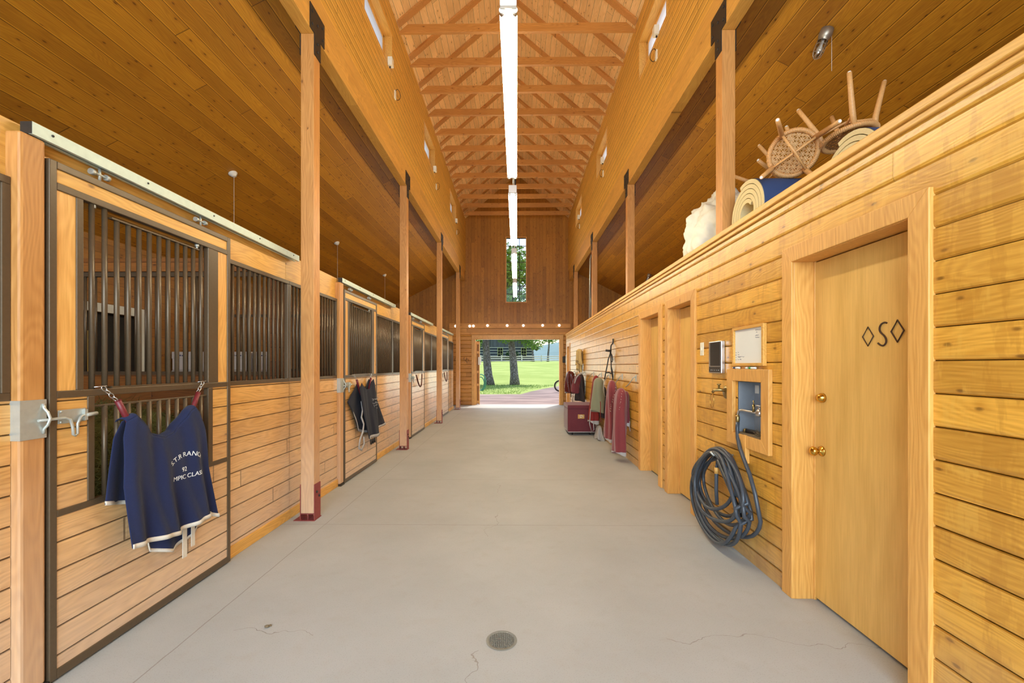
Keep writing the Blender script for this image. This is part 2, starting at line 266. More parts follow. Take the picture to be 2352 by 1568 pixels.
# ---------------- mesh helpers ----------------
class MB:
    def __init__(s): s.v = []; s.f = []; s.sm = []
    def add(s, vs, fs, smooth=False):
        k = len(s.v); s.v += [tuple(x) for x in vs]; s.f += [tuple(i+k for i in f) for f in fs]; s.sm += [smooth]*len(fs); return s
    def box(s, x0, x1, y0, y1, z0, z1, m=None):
        v = [(x, y, z) for x in (x0, x1) for y in (y0, y1) for z in (z0, z1)]
        if m: v = [m @ Vector(p) for p in v]
        return s.add(v, [(0, 1, 3, 2), (4, 6, 7, 5), (0, 4, 5, 1), (2, 3, 7, 6), (0, 2, 6, 4), (1, 5, 7, 3)])
    def tube(s, pts, r, seg=8, closed=False, flat=None):
        P = [Vector(p) for p in pts]; n = len(P); rr = r if isinstance(r, (list, tuple)) else [r]*n
        T = []
        for i in range(n):
            a = P[i-1] if (i or closed) else P[i]; b = P[(i+1) % n] if (i < n-1 or closed) else P[i]
            t = (b-a); T.append(t.normalized() if t.length > 1e-9 else Vector((0, 0, 1)))
        up = Vector((0, 0, 1)) if abs(T[0].z) < .9 else Vector((1, 0, 0))
        nrm = (up - T[0]*up.dot(T[0])).normalized(); vs = []
        for i in range(n):
            if i:
                nrm = nrm - T[i]*nrm.dot(T[i])
                if nrm.length < 1e-6: nrm = T[i].orthogonal()
                nrm.normalize()
            bi = T[i].cross(nrm)
            for j in range(seg):
                a = 2*math.pi*j/seg; vs.append(P[i] + (nrm*math.cos(a)*(flat or 1) + bi*math.sin(a))*rr[i])
        fs = [(i*seg+j, i*seg+(j+1) % seg, ((i+1) % n)*seg+(j+1) % seg, ((i+1) % n)*seg+j) for i in range(n if closed else n-1) for j in range(seg)]
        s.add(vs, fs, True)
        if not closed: s.add([], []); k = len(s.v)-n*seg; s.f += [tuple(k+j for j in range(seg))[::-1], tuple(k+(n-1)*seg+j for j in range(seg))]; s.sm += [False, False]
        return s
    def cyl(s, a, b, r, seg=12): return s.tube([a, b], r, seg)
    def lathe(s, prof, loc=(0, 0, 0), axis=(0, 0, 1), seg=16):
        q = Vector(axis).to_track_quat('Z', 'Y'); L = Vector(loc); n = len(prof)
        vs = [L + q @ Vector((r*math.cos(2*math.pi*j/seg), r*math.sin(2*math.pi*j/seg), h)) for r, h in prof for j in range(seg)]
        s.add(vs, [(i*seg+j, i*seg+(j+1) % seg, (i+1)*seg+(j+1) % seg, (i+1)*seg+j) for i in range(n-1) for j in range(seg)], True); return s
    def prism(s, poly, ax, a, b):
        """poly: 2-D outline in the two other axes (cyclic order), extruded on axis ax from a to b"""
        def P(p, t): l = list(p); l.insert(ax, t); return l
        n = len(poly); return s.add([P(p, a) for p in poly]+[P(p, b) for p in poly], [tuple(range(n))[::-1], tuple(range(n, 2*n))]+[(i, (i+1) % n, n+(i+1) % n, n+i) for i in range(n)])
    def sphere(s, c, r, seg=10, sc=(1, 1, 1)):
        return s.add(*_sph(c, r, seg, sc), True)
    def build(s, name, mat, parent=None, **kw):
        me = bpy.data.meshes.new(name); o = bpy.data.objects.new(name, me); COL.objects.link(o)
        off = Vector((0, 0, 0))
        if parent:
            p = parent
            while p: off += p.location; p = p.parent
            o.parent = parent
        elif kw.get('origin'): off = Vector(kw['origin']); o.location = off
        me.from_pydata([tuple(Vector(v)-off) for v in s.v], [], s.f); me.update()
        bm = bmesh.new(); bm.from_mesh(me); bmesh.ops.recalc_face_normals(bm, faces=bm.faces); bm.to_mesh(me); bm.free()
        me.polygons.foreach_set('use_smooth', s.sm); me.materials.append(M[mat] if isinstance(mat, str) else mat)
        if kw.get('bevel'):
            b = o.modifiers.new('bevel', 'BEVEL'); b.width = kw['bevel']; b.segments = 2; b.limit_method = 'ANGLE'
        if kw.get('label'): o['label'] = kw['label']
        return o
def _sph(c, r, seg, sc):
    vs, fs = [], []; h = seg//2
    for i in range(h+1):
        t = math.pi*i/h
        for j in range(seg):
            a = 2*math.pi*j/seg; vs.append((c[0]+r*sc[0]*math.sin(t)*math.cos(a), c[1]+r*sc[1]*math.sin(t)*math.sin(a), c[2]+r*sc[2]*math.cos(t)))
    for i in range(h):
        for j in range(seg): fs.append((i*seg+j, i*seg+(j+1) % seg, (i+1)*seg+(j+1) % seg, (i+1)*seg+j))
    return vs, fs
def smooth(P, n=6):
    P = [Vector(p) for p in P]; out = []
    for i in range(len(P)-1):
        a, b, c, d = P[max(i-1, 0)], P[i], P[i+1], P[min(i+2, len(P)-1)]
        for k in range(n): t = k/n; out.append(tuple(.5*((2*b)+(c-a)*t+(2*a-5*b+4*c-d)*t*t+(3*b-a-3*c+d)*t*t*t)))
    return out+[tuple(P[-1])]
def B(*a): return MB().box(*a)
def tag(o, label, cat, group=None, kind=None):
    o['label'] = label; o['category'] = cat
    if group: o['group'] = group
    if kind: o['kind'] = kind
    return o
def thing(name, loc, label, cat, group=None):
    o = bpy.data.objects.new(name, None); COL.objects.link(o); o.location = loc; o.empty_display_size = .1
    return tag(o, label, cat, group)
def struct(mb, name, mat, **kw):
    o = mb.build(name, mat, **kw); o['kind'] = 'structure'; return o
def copy_tree(o, parent=None):
    c = o.copy(); COL.objects.link(c); c.parent = parent
    for ch in list(o.children): copy_tree(ch, c)
    return c
def retag(o, label): o['label'] = label; return o
ORD = ['nearest', 'second nearest', 'third nearest', 'fourth nearest', 'fifth nearest', 'sixth nearest', 'seventh nearest', 'eighth nearest', 'ninth nearest', 'tenth nearest', 'eleventh nearest', 'twelfth nearest', 'thirteenth nearest', 'fourteenth nearest', 'farthest']
def rect_cells(a0, a1, b0, b1, holes):
    A = sorted({a0, a1, *[h[0] for h in holes], *[h[1] for h in holes]}); Bq = sorted({b0, b1, *[h[2] for h in holes], *[h[3] for h in holes]})
    A = [a for a in A if a0 <= a <= a1]; Bq = [b for b in Bq if b0 <= b <= b1]
    for i in range(len(A)-1):
        for j in range(len(Bq)-1):
            ca, cb = (A[i]+A[i+1])/2, (Bq[j]+Bq[j+1])/2
            if not any(h[0] < ca < h[1] and h[2] < cb < h[3] for h in holes): yield A[i], A[i+1], Bq[j], Bq[j+1]
def siding(mb, x, dirx, y0, y1, z0, z1, pitch=.142, off=.04, dep=.012, g=.009):
    """board profile with a tapered channel between boards, on a wall facing dirx*X"""
    zs = []; k = math.floor((z0+off)/pitch)
    pts = [(z0, dep)]
    while True:
        zb = k*pitch-off; zt = zb+pitch
        for z, d in ((zb+g*.3, 0), (zb+g, dep*.75), (zb+g+.012, dep), (zt-.003, dep), (zt, 0)):
            if z0 < z < z1: pts.append((z, d))
        k += 1
        if zt > z1: break
    pts.append((z1, dep)); n = len(pts)
    vs = [(x+dirx*d, y, z) for y in (y0, y1) for z, d in pts]
    mb.add(vs, [(i, i+1, n+i+1, n+i) for i in range(n-1)])
# ---------------- building shell ----------------
YF, YB = -4.0, 16.4
struct(B(-5.8, 5.8, YF, YB+.25, -.12, 0), 'floor', 'concrete')
def ground_z(y):
    return -.03 if y < 35 else -.03+min(.135*(y-35), 2.0+.012*(y-50)) if y > 50 else -.03+.135*(y-35)*(1 if y > 38 else .6)
def terrain():
    m = MB(); nx, ny = 40, 120; vs = []
    for j in range(ny+1):
        y = -30 + 240*j/ny
        for i in range(nx+1):
            x = -90+180*i/nx; t = max(0, (y-35))
            z = ground_z(y) + .05*noise.noise((x*.2, y*.2, 0))*(1 if y > 24 else 0)
            vs.append((x, y, z))
    m.add(vs, [(j*(nx+1)+i, j*(nx+1)+i+1, (j+1)*(nx+1)+i+1, (j+1)*(nx+1)+i) for j in range(ny) for i in range(nx)], True); return m
g = terrain().build('ground', 'ground'); g['kind'] = 'structure'
# right side wall of the aisle: board siding with three near doorways and one far
RX = 1.79; CAP = 2.61
D1, D2, D3, D4 = (1.954, 2.77), (4.373, 5.03), (5.37, 6.133), (14.42, 15.08)
HB = (3.125, 3.474, .961, 1.377)
mb = MB()
holes = [(a, b, -1, 2.17) for a, b in (D1, D2, D3, D4)] + [HB]
for a, b, c, d in rect_cells(YF, 15.5, 0, CAP, holes):
    mb.box(RX+.012, RX+.14, a, b, c, d); siding(mb, RX+.012, -1, a, b, c, d)
struct(mb, 'wall_right', 'siding')
mb = B(RX-.035, RX+.16, YF, 15.5, CAP, 2.655).box(RX-.018, RX+.002, YF, 15.5, CAP-.035, CAP)
struct(mb, 'trim_1', 'trim_h', bevel=.006)
def casing(name, a, b, h=2.17, w=.1, t=.02, pj=.02, deep=.17):
    x0, x1 = RX-pj, RX+.012
    m = MB().prism([(a-w, 0), (a, 0), (a, h), (a-w, h+w)], 0, x0, x1).prism([(b, 0), (b+w, 0), (b+w, h+w), (b, h)], 0, x0, x1).prism([(a, h), (b, h), (b+w, h+w), (a-w, h+w)], 0, x0, x1)
    m.box(RX-.005, RX+deep, a-.02, a+.002, 0, h).box(RX-.005, RX+deep, b-.002, b+.02, 0, h).box(RX-.005, RX+deep, a-.02, b+.02, h-.002, h+.02)
    m.box(RX+deep-.05, RX+deep-.035, a, a+.012, 0, h).box(RX+deep-.05, RX+deep-.035, b-.012, b, 0, h)
    struct(m, name, 'trim', bevel=.003)
for i, d in enumerate((D1, D2, D3, D4)): casing('trim_%d' % (i+2), *d)
def right_door(i, a, b, label, deep=.125):
    m = B(RX+deep, RX+deep+.04, a+.005, b-.005, .02, 2.16)
    o = m.build('door_%d' % i, 'door_ply'); o['kind'] = 'structure'; return o
d1 = right_door(1, *D1, '')
# knob and dead-bolt by the far jamb, branded letters at eye height
def knob(par, y, z, x=RX+.125, big=True, mat='brass'):
    if big: MB().lathe([(0, 0), (.033, 0), (.03, .008), (.014, .014), (.012, .03), (.024, .038), (.03, .052), (.026, .066), (.012, .072), (0, .073)], (x, y, z), (-1, 0, 0)).build('door_knob', mat, par)
    else: MB().lathe([(0, 0), (.03, 0), (.03, .012), (.024, .02), (.02, .034), (0, .036)], (x, y, z), (-1, 0, 0)).build('deadbolt', mat, par)
knob(d1, 2.70, .965); knob(d1, 2.69, 1.30, big=False)
def brand(y, z, w, h, tilt=0):
    x = RX+.122
    return [(x, y+w*a, z+h*b+tilt*a*w) for a, b in ((0, 1), (-1, 0), (0, -1), (1, 0))]
m = MB().tube(brand(2.345, 1.66, .036, .052), .0032, 6, True); m.build('branded_diamond', 'inkdark', d1)
m = MB().tube(brand(2.165, 1.675, .036, .055), .004, 6, True); m.build('branded_diamond', 'inkdark', d1)
sp = [(-.030, .052), (-.014, .056), (.006, .05), (.018, .034), (.017, .016), (.004, .002), (-.012, -.010), (-.024, -.026), (-.024, -.044), (-.010, -.057), (.010, -.056), (.030, -.044)]
MB().tube(smooth([(RX+.122, 2.253+a*.9, 1.667+b*1.05) for a, b in sp]), .0045, 6).build('branded_letter_s', 'inkdark', d1)
d2 = right_door(2, *D2, ''); d3 = right_door(3, *D3, ''); d4 = right_door(4, *D4, '')
MB().tube([(RX+.118, 4.62, 1.82), (RX+.112, 4.60, 1.76), (RX+.118, 4.62, 1.70)], .006, 6).build('door_handle', 'black', d2)
knob(d3, 5.44, .97)
# loft behind the right wall: floor, outer walls
struct(B(RX+.14, 5.8, YF, YB, 2.44, 2.56), 'floor_loft', 'outer')
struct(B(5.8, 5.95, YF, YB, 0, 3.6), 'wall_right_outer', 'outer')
struct(B(2.125, 2.18, YF, 15.5, 0, 2.44), 'wall_right_inner', 'dark')
mb = MB()
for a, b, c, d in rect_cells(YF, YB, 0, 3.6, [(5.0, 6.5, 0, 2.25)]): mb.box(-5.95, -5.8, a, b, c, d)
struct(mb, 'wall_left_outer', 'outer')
# stable door in the outer left wall, pale metal trim round a dark opening
dd = struct(B(-5.93, -5.88, 5.0, 6.5, 0, 2.25), 'door_5', 'dark')
B(-5.88, -5.80, 5.05, 5.75, .05, 1.98).build('door_leaf', 'ochre', dd)
struct(B(-5.8, -5.77, 4.88, 6.62, 2.25, 2.37).box(-5.8, -5.77, 6.5, 6.62, 0, 2.25), 'trim_6', 'doorwhite')
# far end wall
mb = MB()
for a, b, c, d in rect_cells(-5.95, 5.95, 0, 9.0, [(-1.608, 1.655, -1, 2.54), (-.40, .352, 3.96, 6.42)]):
    mb.box(a, b, YB, YB+.15, c, d)
struct(mb, 'wall_back', 'endwall')
def hsiding(mb, x0, x1, z0, z1):
    z = z0
    while z < z1-.02:
        t = min(z+.155, z1); pr = [(YB, z), (YB-.022, z+.004), (YB-.03, z+.02), (YB-.034, (z+t)/2), (YB-.03, t-.02), (YB-.018, t-.003), (YB, t)]
        mb.prism(pr, 0, x0, x1); z = t
mb = MB(); hsiding(mb, -2.6, -1.74, 0, 2.70); hsiding(mb, 1.79, 1.95, 0, 2.7)
struct(mb, 'wall_back_siding', 'logs')
struct(B(-2.6, 2.06, YB-.05, YB, 2.70, 2.93).box(-2.6, 2.06, YB-.055, YB, 2.935, 3.13), 'trim_7', 'logs', bevel=.006)
m = B(-1.735, -1.608, YB-.045, YB, 0, 2.54).box(1.655, 1.78, YB-.045, YB, 0, 2.54).box(-1.735, 1.78, YB-.045, YB, 2.54, 2.69)
m.box(-1.612, -1.59, YB, YB+.16, 0, 2.54).box(1.635, 1.659, YB, YB+.16, 0, 2.54).box(-1.608, 1.655, YB, YB+.16, 2.52, 2.545)
struct(m, 'trim_8', 'trim', bevel=.004)
# tall end window: frame, thin dark muntins (3 x 8 panes)
m = B(-.435, -.40, YB-.02, YB+.12, 3.926, 6.455).box(.352, .385, YB-.02, YB+.12, 3.926, 6.455).box(-.40, .352, YB-.02, YB+.12, 3.926, 3.96).box(-.40, .352, YB-.02, YB+.12, 6.42, 6.455)
w1 = struct(m, 'window_1', 'trim')
m = MB()
for k in (1, 2): x = -.40+.752*k/3; m.box(x-.011, x+.011, YB+.05, YB+.075, 3.96, 6.42)
for k in range(1, 8): z = 3.96+2.46*k/8; m.box(-.40, .352, YB+.05, YB+.075, z-.011, z+.011)
m.build('window_muntins', 'dark_steel' and M['dark_steel'], w1)
B(-.40, .352, YB+.06, YB+.066, 3.96, 6.42).build('window_pane', 'glass', w1)
# open sliding barn door parked outside the left jamb, seen edge-on
t = thing('barn_door', (-1.52, YB+.24, 0), 'open wooden barn door leaf standing at the left jamb of the far doorway', 'door')
m = B(-1.60, -1.555, YB+.2, YB+.26, 0, 2.45).box(-1.48, -1.445, YB+.2, YB+.26, 0, 2.45)
for z in (.05, .72, 1.22, 1.98, 2.34): m.box(-1.556, -1.479, YB+.203, YB+.257, z, z+.09)
m.build('door_frame', 'trim', t); B(-2.75, -1.45, YB+.26, YB+.285, .02, 2.46).build('door_boards', 'endwall', t)
tag(B(-1.50, -1.40, YB+.12, YB+.2, 1.54, 1.84).build('switch_box', 'white', bevel=.008), 'white electrical box on the left jamb of the far doorway', 'box')
# upper nave walls (clerestory) with deep window openings
BZ0, BZ1, CT = 4.72, 5.16, 7.12
wins = {-1: [(5.45, 6.68), (9.0, 10.2), (12.5, 13.75)], 1: [(5.6, 6.86), (9.3, 10.52), (12.95, 14.2)]}
WZ0, WZ1 = 6.08, 6.68
n = 2
for s, side in ((-1, 'left'), (1, 'right')):
    mb = MB(); X0, X1 = sorted((s*1.968, s*2.14))
    for a, b, c, d in rect_cells(YF, YB, BZ1-.04, CT, [(p, q_, WZ0, WZ1) for p, q_ in wins[s]]): mb.box(X0, X1, a, b, c, d)
    struct(mb, 'wall_upper_'+side, 'clere')
    for p, q_ in wins[s]:
        f = MB()
        def fx(a, b): return sorted((s*a, s*b))
        a0, a1 = fx(1.955, 2.16)
        f.box(a0, a1, p-.02, p+.012, WZ0-.02, WZ1+.02).box(a0, a1, q_-.012, q_+.02, WZ0-.02, WZ1+.02).box(a0, a1, p, q_, WZ0-.02, WZ0+.012).box(a0, a1, p, q_, WZ1-.012, WZ1+.02)
        a0, a1 = fx(2.08, 2.12)
        f.box(a0, a1, p+.012, p+.05, WZ0, WZ1).box(a0, a1, q_-.05, q_-.012, WZ0, WZ1).box(a0, a1, p, q_, WZ0, WZ0+.05).box(a0, a1, p, q_, WZ1-.05, WZ1)
        w = struct(f, 'window_%d' % n, 'trim_h', bevel=.003); n += 1
        a0, a1 = fx(2.095, 2.10); B(a0, a1, p+.04, q_-.04, WZ0+.04, WZ1-.04).build('window_pane', 'milky', w)
# nave roof boards and the two lower side-bay ceilings
RT = 8.86
for s, side in ((-1, 'left'), (1, 'right')):
    struct(MB().prism([(s*2.25, CT-.18), (0, RT), (0, RT+.12), (s*2.25, CT-.06)], 1, YF, YB), 'ceiling_nave_'+side, 'roof')
    zc = lambda x: 5.02-.506*(x-2.4)
    struct(MB().prism([(s*2.10, zc(2.1)), (s*5.9, zc(5.9)), (s*5.9, zc(5.9)+.1), (s*2.10, zc(2.1)+.1)], 1, YF, YB), 'ceiling_bay_'+side, 'bay')
# beams along the top of the posts
for s, side in ((-1, 'left'), (1, 'right')):
    x0, x1 = sorted((s*1.966, s*2.095))
    o = B(x0, x1, YF, YB-.3, BZ0, BZ1).build('timber_beam', 'beam', bevel=.004, origin=(s*2.02, 6, BZ0))
    tag(o, 'long glued timber beam carried by the %s row of posts under the clerestory wall' % side, 'beam', 'long beams on the posts')
    # dark board strip behind the beam closing the bay ceiling
    struct(B(*sorted((s*2.10, s*2.12)), YF, YB, 4.85, 5.2), 'trim_%d' % (9 if s < 0 else 10), 'endwall')
# posts with steel top plates and red base shoes
PY = [4.175, 7.665, 11.18, 14.71]
def post(s, k, y):
    x = s*2.03; zb = .07 if s < 0 else 0
    if s < 0: lab = ['nearest left timber post with a red steel shoe', 'left timber post beside the second stall door, second from camera', 'third left timber post, beside the plain strap of the third stall', 'farthest left timber post, close to the end wall'][k]
    else: lab = ['nearest right timber post with dark plate, beside the rolled mats', 'second right timber post rising behind the wall cap', 'third right timber post, beside the metal pipe', 'farthest right timber post, close to the end wall'][k]
    t = thing('timber_post', (x, y, 0), lab, 'post', '%s row of timber posts' % ('left' if s < 0 else 'right'))
    B(x-.064, x+.064, y-.064, y+.064, zb, BZ0).build('post_shaft', 'post', t, bevel=.005)
    for e in (-1, 1):                # steel side plates: T shaped, over beam and post
        xx = sorted((x+e*.065, x+e*.073)); yb = y-.15
        pl = MB().prism([(y-.15, BZ0-.0), (y-.064, BZ0-.0), (y-.064, BZ0-.2), (y+.064, BZ0-.2), (y+.064, BZ0), (y+.15, BZ0), (y+.15, BZ0+.24), (y-.15, BZ0+.24)], 0, *xx)
        p = pl.build('top_plate', 'dark_steel', t)
        if e == -s:
            for by, bz in ((-.11, .06), (-.11, .18), (.11, .06), (.11, .18), (0, .12), (0, -.06), (0, -.14)):
                MB().lathe([(0, 0), (.014, 0), (.012, .007), (0, .009)], (x+e*.073, y+by, BZ0+bz), (e, 0, 0), 8).build('bolt_head', 'dark_steel', p)
    if s < 0:
        sh = MB().box(x-.071, x-.065, y-.064, y+.064, .006, .35).box(x+.065, x+.071, y-.064, y+.064, .006, .35)
        sh.box(x-.066, x+.066, y-.064, y+.064, .062, .069); sh.box(x-.13, x+.075, y-.075, y+.075, 0, .006)
        sh.box(x-.004, x+.004, y-.05, y+.05, .006, .062)
        b_ = sh.build('base_shoe', 'red_steel', t)
        for by, bz in ((-.02, .27), (.03, .22)): MB().lathe([(0, 0), (.013, 0), (.011, .01), (0, .012)], (x+.071, y+by, bz), (1, 0, 0), 8).build('bolt_head', 'dark_steel', b_)
        # faint clear corner guard on the lower post
    return t
for k, y in enumerate(PY):
    post(-1, k, y); post(1, k, y)
# roof crossbeams: a deep tie, its cast shadow shaped as two thin strips
def crossbeam():
    t = thing('roof_truss', (0, 0, 7.0), '', 'roof truss', 'roof trusses across the nave'); sl = (RT-CT+.18)/2.25
    MB().prism([(-1.962, 7.0), (1.962, 7.0), (1.80, 7.14), (-1.80, 7.14)], 1, -.028, .028).build('tie_beam', 'rafter', t, bevel=.004)
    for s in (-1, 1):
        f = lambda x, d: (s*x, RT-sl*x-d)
        MB().prism([f(1.962, -.01), f(0.0, -.01), f(0.0, .045), f(1.962, .045)], 1, -.06, .06).build('rafter', 'rafter2', t)  # strip stands in for the tie's shadow on the roof boards
    return t
T0 = crossbeam()
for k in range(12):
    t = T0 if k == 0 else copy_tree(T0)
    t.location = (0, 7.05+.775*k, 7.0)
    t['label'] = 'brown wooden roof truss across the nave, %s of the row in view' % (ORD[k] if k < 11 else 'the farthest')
# ---------------- stall fronts on the left ----------------
SX = -2.19     # front plane of doors
def bars(par, ys, z0, z1, x, r=.0125, name='bar', mat='brown_steel'):
    for y in ys: MB().cyl((x, y, z0), (x, y, z1), r, 10).build(name, mat, par)
def boards(mb, x, y0, y1, z0, z1, th=.03, pitch=.135, off=.02):
    siding(mb, x-.004, 1, y0, y1, z0, z1, pitch, off, .004, .006); mb.box(x-th, x-.004, y0, y1, z0, z1)
DOORY = [1.976, 5.40, 8.86, 12.42]
ZM = (1.345, 1.38)
def stall_door(k, y0):
    y1 = y0+1.265; x = SX; w = .033
    lab = ['nearest sliding stall door with barred lower opening and a navy blanket hung on it', 'second sliding stall door, dark blanket hung on its front', 'third sliding stall door, a bare strap looped on its pale boards', 'farthest sliding stall door, small strap looped on it'][k]
    t = thing('stall_door', (x, (y0+y1)/2, 0), lab, 'stall door', 'sliding stall doors')
    fr = MB(); bx = lambda a, b, c, d: fr.box(x-.036, x, a, b, c, d)
    bx(y0, y0+w, .01, 2.475); bx(y1-w, y1, .01, 2.475); bx(y0+w, y1-w, 2.44, 2.475); bx(y0+w, y1-w, .01, .055)
    bx(y0+w, y1-w, ZM[0], ZM[1]); bx(y0+w, y1-w, 2.34, 2.375)
    bx(y0+.125, y0+.158, ZM[1], 2.34); bx(y1-.235, y1-.135, ZM[1], 2.34)
    if k == 0: bx(y0+.18, y0+.215, .811, ZM[0]); bx(y1-.235, y1-.19, .811, ZM[0]); bx(y0+w, y1-w, .778, .811); fr.box(x-.025, x-.01, y0+.215, y1-.235, 1.285, 1.297)
    fr.build('door_frame', 'brown_steel', t, bevel=.003)
    v = MB().box(x-.03, x-.008, y0+w, y0+.125, ZM[1], 2.34).box(x-.03, x-.008, y1-.135, y1-w, ZM[1], 2.34)
    v.build('stile_board', 'stallv', t)
    B(x-.03, x-.008, y0+w, y1-w, 2.375, 2.44).build('top_board', 'header', t)
    m = MB()
    if k == 0:
        boards(m, x-.006, y0+w, y0+.18, .811, ZM[0]); boards(m, x-.006, y1-.19, y1-w, .811, ZM[0]); boards(m, x-.006, y0+w, y1-w, .055, .778)
    else: boards(m, x-.006, y0+w, y1-w, .055, ZM[0])
    m.build('door_boards', 'stall', t)
    ys = [y0+.215+.0695*i for i in range(13)]
    bars(t, [ys[i] for i in (0, 1, 11, 12)], ZM[1], 2.34, x-.018)
    bars(t, ys[2:11], 1.385, 2.298, x-.018)
    B(x-.034, x-.004, ys[2]-.04, ys[10]+.04, 2.298, 2.306).box(x-.034, x-.004, ys[2]-.04, ys[10]+.04, 1.378, 1.39).build('yoke_gate', 'brown_steel', t)
    if k == 0: bars(t, [y for y in ys if y0+.24 < y < y1-.25], .811, 1.29, x-.018, name='lower_bar')
    for yy in (y0+.27, y1-.27):      # hangers and rollers
        r = MB().cyl((x-.03, yy, 2.475), (x-.03, yy, 2.56), .007, 8).cyl((x-.03, yy-.05, 2.515), (x-.03, yy-.03, 2.515), .016, 10).cyl((x-.03, yy+.03, 2.515), (x-.03, yy+.05, 2.515), .016, 10).cyl((x-.03, yy-.045, 2.515), (x-.03, yy+.045, 2.515), .008, 8)
        r.cyl((x-.018, yy-.05, 2.30), (x-.018, yy-.05, 2.338), .007, 8); r.cyl((x-.018, yy-.05, 2.322), (x-.018, yy-.05, 2.338), .014, 6)
        r.build('roller', 'galv', t)
    # latch: plate, bolt and drop handle
    L = B(x, x+.004, y0+.035, y0+.165, 1.222, 1.288).build('latch_plate', 'galv', t)
    MB().tube([(x+.014, y0-.06, 1.25), (x+.014, y0+.055, 1.25), (x+.018, y0+.075, 1.24), (x+.02, y0+.085, 1.20), (x+.02, y0+.087, 1.165), (x+.02, y0+.097, 1.158), (x+.02, y0+.107, 1.165), (x+.02, y0+.108, 1.215), (x+.018, y0+.125, 1.245), (x+.014, y0+.14, 1.252), (x+.014, y0+.21, 1.256)], .0065, 8).tube([(x+.014, y0+.155, 1.253), (x+.014, y0+.21, 1.256)], .010, 8).build('latch_bolt', 'galv', L)
    m = MB().box(x+.004, x+.02, y0+.145, y0+.16, 1.228, 1.282)
    for a in (.045, .155):
        for b in (1.23, 1.28): m.lathe([(0, 0), (.006, 0), (.005, .004), (0, .005)], (x+.004, y0+a, b), (1, 0, 0), 8)
    m.build('latch_keeper', 'galv', L)
    return t
DOORS = [stall_door(k, y) for k, y in enumerate(DOORY)]
def stall_post(k, y):
    t = thing('stall_post', (-2.24, y, 0), ['nearest square stall post with a galvanised strike bracket, at the left edge', 'stall post with strike bracket beside the second sliding door', 'stall post with strike bracket beside the third sliding door', 'farthest stall post beside the fourth sliding door'][k], 'stall post', 'square posts of the stall fronts')
    x0, x1 = -2.285, -2.196
    B(x0, x1, y-.052, y+.052, .025, 2.545).build('post_shaft', 'post', t, bevel=.012)
    m = B(x0-.002, x1+.003, y-.055, y-.052, 1.167, 1.345).box(x1+.0002, x1+.003, y-.052, y+.052, 1.167, 1.345)
    br = m.build('strike_bracket', 'galv', t)
    yk = y+.036
    MB().tube([(x1+.006, yk, 1.325), (x1+.008, yk, 1.305), (x1+.022, yk+.004, 1.285), (x1+.032, yk+.006, 1.256), (x1+.022, yk+.004, 1.227), (x1+.008, yk, 1.207), (x1+.006, yk, 1.187)], .006, 8).build('strike_loop', 'galv', br)
    B(x0-.02, x1+.01, y-.055, y+.055, 0, .025).build('post_foot', 'dark_steel', t)
for k, y in enumerate(DOORY): stall_post(k, y-.062)
tr0 = None
for k, y in enumerate(DOORY):
    if tr0 is None:
        t = thing('door_track', (SX, 0, 2.58), '', 'door track', 'galvanised door tracks')
        c = MB().prism([(SX-.05, 2.548), (SX-.05, 2.604), (SX+.004, 2.604), (SX+.004, 2.548), (SX-.014, 2.548), (SX-.014, 2.553), (SX+.001, 2.553), (SX+.001, 2.6), (SX-.047, 2.6), (SX-.047, 2.553), (SX-.032, 2.553), (SX-.032, 2.548)], 1, -.055, 2.31)
        c.build('track_channel', 'galvlight', t)
        for q_ in (.03, .55, 1.1, 1.65, 2.2): MB().lathe([(0, 0), (.006, 0), (.005, .004), (0, .005)], (SX+.004, q_, 2.582), (1, 0, 0), 8).build('track_bolt', 'dark_steel', t)
        B(SX-.05, SX+.003, -.057, -.054, 2.549, 2.603).build('end_cap', 'dark_steel', t)
        tr0 = t
    else: t = copy_tree(tr0)
    t.location = (SX, y-.02, 2.58)
    t['label'] = ['longest-looking galvanised track over the nearest stall door', 'galvanised track over the second stall door', 'galvanised track over the third stall door', 'galvanised track over the farthest stall door'][k]
# header beams behind the tracks
hy = [(YF, DOORY[0]-.03), (DOORY[0]-.03, 4.15), (4.15, DOORY[1]-.03), (DOORY[1]-.03, 7.64), (7.64, DOORY[2]-.03), (DOORY[2]-.03, 11.15), (11.15, DOORY[3]-.03), (DOORY[3]-.03, 15.0)]
hl = ['left of the nearest stall door, at the photo edge', 'behind the track of the nearest stall door', 'between the nearest timber post and the second stall door', 'behind the track of the second stall door', 'between the second timber post and the third stall door', 'behind the track of the third stall door', 'between the third timber post and the fourth stall door', 'behind the track of the farthest stall door']
for (a, b), l in zip(hy, hl):
    o = B(-2.31, -2.262, a+.002, b-.002, 2.34, 2.60).build('stall_header', 'header', bevel=.004, origin=(-2.29, (a+b)/2, 2.4))
    tag(o, 'yellow pine header board '+l, 'header board', 'header boards over the stall fronts')
